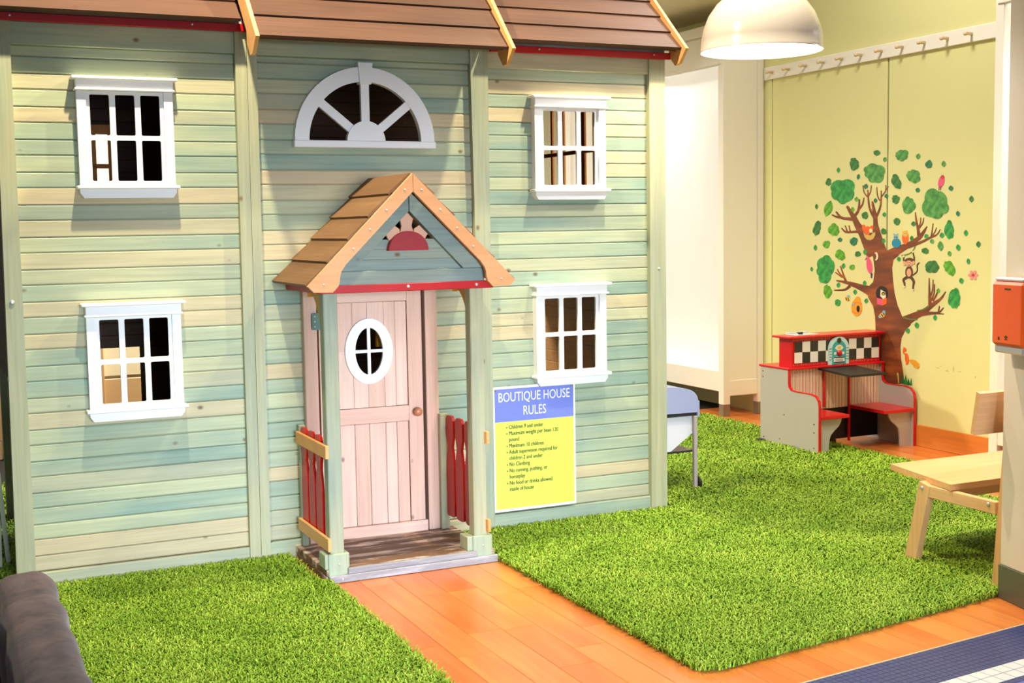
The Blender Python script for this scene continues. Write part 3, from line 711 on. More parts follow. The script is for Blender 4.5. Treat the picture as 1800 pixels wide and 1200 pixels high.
# roof of the porch: five overlapping boards a side, running back to the wall
po = thing('porch_roof', None, None, (px, 5.7, 1.6), HS)
TH = math.radians(45.3)
for s in (-1, 1):
    c, sn = math.cos(TH), math.sin(TH); n = 5; ex = .140
    f2 = lambda u, v: (px+s*((.700-u)*c+v*sn-.0), 1.352+u*sn+v*c-.005)
    for k in range(n):
        a = k*ex; b2 = min(a+ex+.02, .70)
        prism('roof_board', [f2(a, .006), f2(b2, -.006), f2(b2, .010), f2(a, .022)], 'y', 5.436, 6.018, 'porchshingle', po)
    # barge board with a flared foot
    L_ = [(2.029, 1.849), (1.528, 1.354), (1.555, 1.327), (1.641, 1.325), (1.668, 1.352), (1.674, 1.372), (1.676, 1.395), (1.684, 1.418), (1.705, 1.447), (2.029, 1.768)]
    P = L_ if s < 0 else [(2*px-a, b2) for a, b2 in L_]
    bg_ = prism('barge_board', P, 'y', 5.410, 5.432, 'cedar_x', po); bg_.data.materials[0] = MA['bargewood']
    for (u, v) in ((1.99, 1.775), (1.90, 1.685), (1.82, 1.60), (1.74, 1.515), (1.60, 1.36)):
        uu = u if s < 0 else 2*px-u; lathe('screw', [(.005, 0), (.004, -.002)], (uu, 5.410, v), 'screw', bg_, 'y', 8)
# door frame and door
for (a, b2) in ((1.662, 1.728), (2.290, 2.356)): box('door_post', a, b2, 5.978, 6.06, .062, 1.33, 'cedar_z', HS, .003)
box('door_lintel', 1.662, 2.356, 5.978, 6.06, 1.315, 1.40, 'cedar_x', HS, .003)
DXF = Matrix.Translation((1.742, 6.01, 0)) @ Matrix.Rotation(-math.radians(2.0), 4, 'Z')   # slightly open on its left hinges
D = thing('door', None, None, (2.0, 6.0, .68), HS); D['label'] = 'pale cedar door with oval window, slightly ajar'
W_ = .530
def dbox(name, a, b2, y0, y1, z0, z1, mat, b=.002): return box(name, a, b2, y0, y1, z0, z1, mat, D, b, DXF)
ocx, ocz, orx, orz = .250, .998, .098, .140
bx = [.052, .094, .171, .247, .332, .390, .452]
for (z0, z1) in ((.715, 1.240), (.118, .632)):
    for a, b2 in zip(bx[:-1], bx[1:]):
        if z0 > .7:
            m_ = (a+b2)/2
            lo_ = []; hi_ = []
            xs = np.linspace(a+.0008, b2-.0008, 7)
            cut = [abs(x-ocx) < orx for x in xs]
            if any(cut):
                xs = [x for x in xs]
                h = [orz*math.sqrt(max(0, 1-((x-ocx)/orx)**2)) for x in xs]
                prism('door_board', [(a+.0008, z0), (b2-.0008, z0)]+[(x, ocz-hh) for x, hh in zip(xs[::-1], h[::-1])], 'y', -.006, .012, 'cedar_z', D, DXF)
                prism('door_board', [(b2-.0008, z1), (a+.0008, z1)]+[(x, ocz+hh) for x, hh in zip(xs, h)], 'y', -.006, .012, 'cedar_z', D, DXF)
                continue
        dbox('door_board', a+.0008, b2-.0008, -.006, .012, z0, z1, 'cedar_z', .0025)
dbox('door_stile', 0, .050, -.012, .014, .050, 1.305, 'cedar_z'); dbox('door_stile', .454, W_, -.012, .014, .118, 1.305, 'cedar_z')
dbox('door_rail', .051, .453, -.014, .014, 1.242, 1.305, 'cedar_x'); dbox('door_rail', .051, .453, -.014, .014, .634, .713, 'cedar_x'); dbox('door_rail', .0505, W_+.012, -.018, .014, .050, .117, 'cedar_x')
ow = ring(ocx, ocz, .122, .163, 48); iw = ring(ocx, ocz, .071, .117, 48)
prism('oval_window', [ow, iw], 'y', -.024, -.0065, 'white', D, DXF)
prism('oval_window', [ring(ocx, ocz, .104, .146, 48), ring(ocx, ocz, .092, .134, 48)], 'y', -.027, -.0235, 'white', D, DXF)
dbox('window_cross', ocx-.0085, ocx+.0085, -.022, -.010, ocz-.118, ocz+.118, 'white'); dbox('window_cross', ocx-.072, ocx+.072, -.0215, -.0105, ocz-.008, ocz+.008, 'white')
lathe('knob', [(.010, 0), (.009, -.012), (.018, -.020), (.023, -.030), (.021, -.040), (.012, -.047)], (.492, -.012, .680), 'knob', D, 'y', 16, xf=DXF)
hg = prism('hinge', rrect(1.700, 1.752, 1.118, 1.200, .008), 'y', 5.960, 5.977, 'hinge', HS)
for zz in (1.135, 1.16, 1.185): lathe('screw', [(.006, 0), (.005, -.003)], (1.712, 5.960, zz), 'screw', hg, 'y', 8)
box('inner_post', 2.073, 2.106, 6.10, 6.125, 1.005, 1.35, 'yellow', HS, .002)
# railings
def picket(y, x0, x1, parent):
    h = [(.140, .030), (.148, .046), (.40, .048), (.455, .040), (.500, .027), (.530, .036), (.560, .047), (.635, .047), (.650, .036), (.657, .020)]
    P = [(y-w, z) for z, w in h]+[(y+w, z) for z, w in h[::-1]]
    prism('picket', P, 'x', x0, x1, 'redpicket', parent)
for side in (0, 1):
    r = thing('railing', None, None, (1.62 if side == 0 else 2.39, 5.75, .4), HS)
    xo = 1.600 if side == 0 else 2.392
    for (z0, z1) in ((.573, .632), (.146, .206)): box('rail', xo, xo+.016, 5.462, 5.962, z0, z1, 'honey_x', r, .002)
    xp = xo+.018 if side == 0 else xo-.018
    for y in (5.888, 5.768, 5.648): picket(y, xp, xp+.014, r)
    box('wall_post', xo+.0165 if side == 0 else xo-.045, xo+.045 if side == 0 else xo-.0005, 5.945, 5.980, .064, .66, 'greenpost', r, .002)
# side rail at the far left of the house
sr = thing('side_railing', None, None, (.2, 6.4, .4), HS)
box('rail', -.25, .300, 6.38, 6.40, .545, .635, 'honey_x', sr, .003)
bar('rail_post', (.262, 6.42, .01), (.272, 6.42, .55), .02, .035, 'greenpost', sr, up=(0, 1, 0))
bar('rail_brace', (.30, 6.42, .05), (.27, 6.30, .50), .02, .03, 'greenpost', sr, up=(0, 1, 0))

# ================================================================ RULES SIGN
sg = thing('rules_sign', 'white bordered blue and yellow house rules sign on the playhouse wall', 'sign', (2.90, 5.99, .44))
SX0, SX1, SZ0, SZ1 = 2.664, 3.148, .104, .768
box('sign_board', SX0, SX1, 5.9925, 5.998, SZ0, SZ1, 'signwhite', sg, 0)
box('blue_header', SX0+.010, SX1-.010, 5.9915, 5.9924, .582, SZ1-.012, 'signblue', sg, 0)
box('yellow_field', SX0+.010, SX1-.010, 5.9915, 5.9924, SZ0+.014, .5815, 'signyellow', sg, 0)
for sx in (SX0+.014, SX1-.018): lathe('screw', [(.007, 0), (.006, -.002)], (sx, 5.9913, SZ1-.018), 'steel', sg, 'y', 8)
TEXTS = []
def text(body, x, z, size, mat, parent, align='LEFT', sx=1.0, y=5.9908):
    cu = bpy.data.curves.new('lettering', 'FONT'); cu.body = body; cu.size = size; cu.align_x = align; cu.extrude = .0002; cu.resolution_u = 3
    o = bpy.data.objects.new('lettering', cu); COL.objects.link(o); TEXTS.append((o, x, z, sx, mat, parent, y))
text('BOUTIQUE HOUSE', 2.905, .688, .071, 'signwhite', sg, 'CENTER', .705)
text('RULES', 2.905, .612, .071, 'signwhite', sg, 'CENTER', .705)
LN = [(1, 'Children 9 and under'), (1, 'Maximum weight per bean 120'), (0, 'pound'), (1, 'Maximum 10 children'), (1, 'Adult supervision required for'), (0, 'children 2 and under'), (1, 'No Climbing'), (1, 'No running, pushing, or'), (0, 'horseplay'), (1, 'No food or drinks allowed'), (0, 'inside of house')]
for i, (bl, s) in enumerate(LN):
    z = .543-i*.0331
    if bl: prism('bullet', ring(2.741, z+.008, .0036, .0036, 10), 'y', 5.9908, 5.9914, 'signtext', sg)
    text(s, 2.752, z, .0300, 'signtext', sg, 'LEFT', .775)
bpy.context.view_layer.update()
dg = bpy.context.evaluated_depsgraph_get()
for o, x, z, sx, mat, parent, y in TEXTS:
    me = bpy.data.meshes.new_from_object(o.evaluated_get(dg)); n = len(me.vertices)
    co = np.empty(n*3, np.float32); me.vertices.foreach_get('co', co); co = co.reshape(-1, 3)
    V = np.stack([co[:, 0]*sx, -co[:, 2], co[:, 1]], 1); me.vertices.foreach_set('co', V.ravel()); me.update()
    if mat == 'signtext':      # a second, slightly shifted pass gives the small print its weight
        bm = bmesh.new(); bm.from_mesh(me); bmesh.ops.translate(bm, verts=bm.verts, vec=(.0008, -.00005, .0003)); bm.from_mesh(me); bm.to_mesh(me); bm.free()
    me.materials.clear(); me.materials.append(MA[mat])
    bpy.data.objects.remove(o); link('lettering', me, (x, y, z), parent)

# ================================================================ PENDANT LAMP
LC = (3.86, 5.30, 2.452); LR = .302
lamp = thing('pendant_lamp', 'white dome pendant lamp hanging above the green rug', 'lamp', LC)
prof = [(LR+.004, 0), (LR+.004, .006), (LR, .012), (LR*.99, .06), (LR*.95, .12), (LR*.87, .18), (LR*.74, .235), (LR*.57, .278), (LR*.36, .31), (.06, .322), (.055, .40), (.03, .42)]
inner = [(r-.004 if r > .06 else r*.9, h-.003) for r, h in prof[::-1] if r > .07]
V, F = vlathe(prof+[(.054, .315)]+[(max(r-.005, .03), max(h-.004, 0)) for r, h in prof[2:9][::-1]]+[(LR-.001, 0), (LR+.004, 0)], LC, 'z', 48)
make('shade', V, F[:-2], 'shade', lamp, smooth=True)
lathe('bulb', [(.02, .30), (.035, .26), (.055, .20), (.060, .16), (.05, .12), (.02, .10)], LC, 'bulb', lamp, 'z', 20)
lathe('cord', [(.006, .41), (.006, 2.4)], LC, 'cord', lamp, 'z', 8)
light('pendant_bulb', 'POINT', (LC[0], LC[1], LC[2]+.07), (0, 0, 0), 29, (1, .95, .86), shadow_soft_size=.06)

# ================================================================ TOY DINER
dn = thing('toy_diner', 'red and grey play diner booth with chequered counter against the lime wall', 'play furniture', (5.93, 7.2, 0))
def side_panel(x0, x1):
    q = [(7.56, 0), (7.56, .562), (7.235, .562), (7.235, .468), (7.228, .440), (7.205, .422), (7.17, .416), (6.985, .416), (6.935, .406), (6.905, .378), (6.897, .34), (6.897, 0)]
    p = prism('side_panel', q, 'x', x0, x1, 'dinergrey', dn)
    # red edge banding along the front profile
    e = MB(); pts = q[1:]
    for a, b2 in zip(pts[:-1], pts[1:]):
        d = np.subtract(b2, a); l = np.hypot(*d); nrm = np.array((d[1], -d[0]))/l*-.006
        if nrm[1] < -.001 or (abs(nrm[1]) < .001 and nrm[0] > 0): nrm = -nrm
        P = [a, b2, tuple(np.add(b2, nrm)), tuple(np.add(a, nrm))]; e.add(*vprism(P, 'x', x0-.0015, x1+.0015))
    e.build('edge_banding', 'dinerred', p)
    return p
sp_ = side_panel(5.500, 5.517); side_panel(6.340, 6.357)
sc_ = MB()
for y, z in ((7.53, .53), (7.53, .49), (7.28, .24), (6.945, .215), (6.945, .157), (6.945, .05), (7.33, .06), (7.52, .05)): sc_.add(*vprism(ring(y, z, .005, .005, 8), 'x', 5.4985, 5.5005))
sc_.build('screw_holes', 'dark', sp_)
# counter shelf and raised box with chequered front
box('counter_shelf', 5.495, 6.362, 7.222, 7.575, .562, .577, 'dinerred', dn, .003)
box('counter_box', 5.545, 6.340, 7.252, 7.40, .577, .782, 'dinerred', dn, .002)
box('counter_top', 5.505, 6.365, 7.222, 7.43, .782, .798, 'dinerred', dn, .003)
ck = box('chequer_panel', 5.560, 6.325, 7.246, 7.252, .603, .760, 'dinerred', dn, .001)
cw = (6.323-5.562)/11
for i in range(11):
    for j in (0, 1):
        dark = (i+j) % 2 == (1 if i < 5 else 1)
        x0 = 5.562+i*cw; z0 = .606+j*.076
        box('chequer_square', x0+.0005, x0+cw-.0005, 7.2445, 7.2462, z0, z0+.0755, 'chkblack' if dark else 'chkwhite', ck, 0)
br = MB()
for z0, z1 in ((.584, .602), (.762, .780)):
    for i in range(22):
        x = 5.56+i*.0352
        br.add(*vbox(x, x+.0012, 7.2505, 7.2515, z0, z1))
    br.add(*vbox(5.56, 6.325, 7.2505, 7.2515, (z0+z1)/2-.0006, (z0+z1)/2+.0006))
br.build('brick_print', 'pinkline', dn)
# jukebox front
jb = thing('jukebox', None, None, (5.945, 7.24, .66), dn); jb['label'] = 'arched teal jukebox front with a red button'
def arch(cx, hw, z0, zs): return [(cx+hw, z0)]+[(cx+hw*math.cos(a), zs+hw*1.0*math.sin(a)) for a in np.linspace(0, math.pi, 20)]+[(cx-hw, z0)]
jx = 5.945
prism('jukebox_board', arch(jx, .090, .579, .690), 'y', 7.2300, 7.2440, 'paleaqua', jb)
prism('teal_panel', arch(jx, .062, .579, .690), 'y', 7.2285, 7.2299, 'teal', jb)
gl = MB()
for k in range(5):
    zz = .612+k*.02; gl.add(*vbox(jx-.086, jx-.066, 7.2288, 7.2299, zz, zz+.004)); gl.add(*vbox(jx+.066, jx+.086, 7.2288, 7.2299, zz, zz+.004))
gl.build('side_lines', 'signtext', jb)
prism('speaker', ring(jx, .750, .020, .020, 16), 'y', 7.2275, 7.2284, 'chkblack', jb)
prism('dial', [(jx, .672)]+[(jx+.044*math.cos(a), .672+.048*math.sin(a)) for a in np.linspace(.5, math.pi-.5, 9)], 'y', 7.2275, 7.2284, 'cream', jb)
prism('dial_mark', [(jx-.012, .688), (jx+.012, .688), (jx+.018, .708), (jx-.018, .708)], 'y', 7.2268, 7.2274, 'straw_', jb)
for s in (-1, 1): box('white_key', jx+s*.036-.010, jx+s*.036+.010, 7.2270, 7.2284, .650, .668, 'chkwhite', jb, 0)
lathe('red_button', [(.021, 0), (.021, -.008), (.015, -.015), (.005, -.018)], (jx, 7.2284, .660), 'redbutton', jb, 'y', 20)
box('record_panel', jx-.048, jx+.048, 7.2270, 7.2284, .588, .634, 'chkwhite', jb, 0)
for z0 in (.590, .625): box('record_bar', jx-.048, jx+.048, 7.2262, 7.2270, z0, z0+.008, 'chkblack', jb, 0)
lm = MB()
for k in range(6): lm.add(*vbox(jx-.034+k*.012, jx-.026+k*.012, 7.2264, 7.2270, .602, .620))
lm.build('record_print', 'grillgrey', jb)
# striped back, black sheet standing in for the dark opening, batten, leg
bp_ = box('back_panel', 5.517, 6.340, 7.258, 7.268, .262, .562, 'stripebase', dn, .001)
st1, st2 = MB(), MB()
for i in range(28):
    x = 5.523+i*.0293
    st1.add(*vbox(x, x+.0048, 7.2568, 7.2581, .262, .562)); st2.add(*vbox(x+.010, x+.0130, 7.2568, 7.2581, .262, .562)); st2.add(*vbox(x+.019, x+.0222, 7.2568, 7.2581, .262, .562))
st1.build('stripe_print', 'stripered', bp_); st2.build('stripe_print', 'stripeolive', bp_)
box('opening_sheet', 5.517, 6.34, 7.270, 7.280, .03, .562, 'dinerblack', dn, .002)
box('batten', 5.822, 5.842, 7.243, 7.2565, .275, .562, 'dinerred', dn, .002)
box('table_leg', 6.046, 6.060, 7.238, 7.2565, .012, .545, 'dinerred', dn, .002)
box('rear_foot', 5.90, 5.95, 7.26, 7.30, 0, .03, 'dinerblack', dn, .002)
prism('table', [(5.668, 6.772), (5.984, 6.776), (6.108, 7.255), (5.778, 7.255)], 'z', .546, .561, 'tabletop', dn)
def seat(x0, x1, sx0, sx1, flip):
    s_ = box('bench_seat', x0, x1, 6.885, 7.255, .250, .274, 'dinerred', dn, .003)
    w = x1-x0
    prof = [(0, .250), (.205, .250), (.200, .222), (.180, .190), (.140, .160), (.110, .130), (.098, .09), (.092, 0), (0, 0)]
    P = [((sx0+u) if not flip else (sx1-u), z) for u, z in prof]
    prism('seat_support', P, 'y', 6.925, 6.940, 'dinergrey', dn)
seat(5.517, 5.757, 5.517, 5.757, False); seat(6.062, 6.340, 6.1, 6.340, True)
V, F = vbox(5.455, 5.50, 7.50, 7.56, .012, .035, .004); make('black_foot', V, F, 'rubber', dn)
tray = thing('plastic_tray', 'small clear plastic tray with a dark clip on the toy diner top', 'tray', (5.70, 7.33, .798))
box('tray_base', 5.60, 5.80, 7.27, 7.40, .798, .803, 'clear', tray, .002)
box('tray_rim', 5.60, 5.80, 7.395, 7.40, .803, .815, 'clear', tray, .002)
lathe('clip', [(.016, 0), (.018, .006), (.008, .012)], (5.68, 7.33, .803), 'rubber', tray, 'z', 10)
box('clip_lever', 5.65, 5.70, 7.322, 7.338, .812, .817, 'rubber', tray, .002)

# ================================================================ TOY GRILL
gr = thing('toy_grill', 'lavender and grey toy barbecue grill behind the playhouse corner', 'toy grill', (3.97, 6.48, 0))
GX0, GX1 = 3.775, 4.165
for (y0, y1) in ((6.355, 6.375), (6.60, 6.62)):
    P = [(GX0, .482), (GX1, .478), (GX1+.006, .55)]+[(GX1+.004-.11*(1-math.cos(a)), .552+.075*math.sin(a)) for a in np.linspace(.2, 1.3, 6)]+[(4.03, .637), (3.93, .640), (3.83, .630), (GX0, .58)]
    prism('hood_side', P, 'y', y0, y1, 'lavender', gr)
hoodP = [(GX1+.004-.11*(1-math.cos(a)), .552+.075*math.sin(a)) for a in np.linspace(.1, 1.3, 7)]+[(4.03, .636), (3.93, .639), (3.83, .629), (GX0+.01, .58)]
inn = [(x, z-.012) for x, z in hoodP[::-1]]
prism('hood_top', hoodP+inn, 'y', 6.376, 6.599, 'lavender', gr)
box('grill_tray', GX0, GX1-.006, 6.36, 6.615, .458, .477, 'rubber', gr, .002)
box('handle', GX1+.008, GX1+.024, 6.365, 6.61, .445, .545, 'lavender', gr, .003)
for (x0, x1) in ((GX0, GX0+.025), (GX1-.025, GX1)):
    for y in (6.352, 6.60):
        o_ = .11 if (x0 > 4 and y > 6.5) else 0
        box('leg', x0-o_, x1-o_, y, y+.024, .008, .457, 'grillgrey', gr, .003)
box('lower_shelf', GX0, GX1-.005, 6.378, 6.598, .240, .248, 'shelfbrown', gr, .001); box('shelf_edge', GX0, GX1-.002, 6.372, 6.378, .238, .2495, 'rubber', gr, .001)
prism('side_board', [(3.968, .457), (4.142, .457), (4.142, .349), (3.992, .2495), (3.968, .2495)], 'y', 6.380, 6.392, 'grillwhite', gr)
for y in (6.36,):
    w_ = lathe('wheel', [(.0, -.008), (.038, -.008), (.042, -.003), (.042, .003), (.038, .008), (0, .008)], (GX1+.012, y+.012, .046), 'rubber', gr, 'x', 20)

# ================================================================ BENCH
bn = thing('wooden_bench', 'light pine bench with slanted backrest at the right, beside the pillar', 'bench', (4.6, 4.4, 0))
prism('seat', [(4.123, 4.245), (5.32, 4.243), (5.32, 4.755), (4.231, 4.758)], 'z', .392, .420, 'pine_x', bn)
bs = prism('backrest', [(3.995, .700), (3.965, .880), (3.945, .873), (3.975, .693)], 'x', 3.985, 5.32, 'pine_x', bn)
for x in (4.128, 5.16):
    for (y0, y1) in ((4.507, 4.415),):
        V, F = vbar((x+.018, y0, .004), (x+.018, y1, .392), .036, .068, up=(0, 1, 0)); l_ = make('leg', V, F, 'pine_z', bn)
        lathe('bolt', [(.009, 0), (.008, -.004)], (x-.0005, y1+.014, .372), 'screw', l_, 'x', 10)
    V, F = vbar((x+.018, 3.978, .004), (x+.018, 3.918, .74), .036, .050, up=(0, 1, 0)); make('leg', V, F, 'pine_z', bn)
    st_ = box('stretcher', x+.002, x+.030, 3.99, 4.40, .333, .389, 'pine_y', bn, .003)
    lathe('bolt', [(.010, 0), (.009, -.004), (.005, -.006)], (x+.002, 4.03, .372), 'screw', st_, 'x', 10)
box('long_rail', 4.158, 5.14, 4.33, 4.352, .33, .391, 'pine_x', bn, .003)

# ================================================================ SOFA
sf = thing('sofa', 'grey brown velvet sofa with channelled back at the lower left corner', 'sofa', (-.3, 2.8, 0))
def puffy(name, x0, x1, y0, y1, z0, z1, r, ch_axis, period, depth, parent, n=(10, 40, 24)):
    """rounded upholstered block with stitched channels across ch_axis"""
    bm = bmesh.new(); bmesh.ops.create_cube(bm, size=1)
    bmesh.ops.subdivide_edges(bm, edges=bm.edges, cuts=22, use_grid_fill=True)
    c = np.array([(x0+x1)/2, (y0+y1)/2, (z0+z1)/2]); h = np.array([x1-x0, y1-y0, z1-z0])/2
    for v in bm.verts:
        p = np.array(v.co)*2*h; q = np.clip(p, -(h-r), h-r); d = p-q; l = np.linalg.norm(d)
        nrm = d/l if l > 1e-6 else np.zeros(3)
        p = q+nrm*min(l, r) if l > 0 else p
        w = p+c; k = 'xyz'.index(ch_axis)
        s = abs(math.sin(math.pi*(w[k]-c[k])/period)); g = depth*(1-s**.5)
        wob = .004*math.sin(w[1]*23+w[2]*17)+.003*math.sin(w[0]*31+w[2]*41)
        v.co = Vector(w+nrm*(wob-g))
    V = [tuple(v.co) for v in bm.verts]; F = [tuple(v.index for v in f.verts) for f in bm.faces]; bm.free()
    make(name, V, F, 'velvet', parent, smooth=True, share=False)
puffy('backrest', .12, .272, 1.7, 3.50, .06, .748, .062, 'y', .21, .014, sf)
puffy('arm', -1.7, .15, 3.29, 3.47, .06, .690, .07, 'z', .17, .012, sf)
puffy('seat_cushion', -.75, .135, 1.9, 3.29, .20, .44, .06, 'y', .45, .012, sf)
for x in (-1.6, .2):
    for y in (1.85, 3.40): lathe('leg', [(.018, 0), (.025, .09)], (x, y, .01), 'rubber', sf, 'z', 12)

# ================================================================ CABINET BEHIND THE PLAYHOUSE
cb = thing('cabinet', 'cream and tan cabinet seen through the lower left playhouse window', 'cabinet', (1.4, 9.9, 0))
box('carcass', .4, 2.0, 9.72, 10.2, 0, 2.9, 'backcab', cb, .004)
for a, b2 in ((.42, 1.12), (1.14, 1.98)):
    box('door', a, b2, 9.700, 9.719, .55, 2.85, 'backcab', cb, .004); box('drawer', a, b2, 9.700, 9.719, .03, .53, 'backtan', cb, .004)
box('post', 1.105, 1.175, 9.66, 9.699, 0, 2.9, 'backtan', cb, .003)

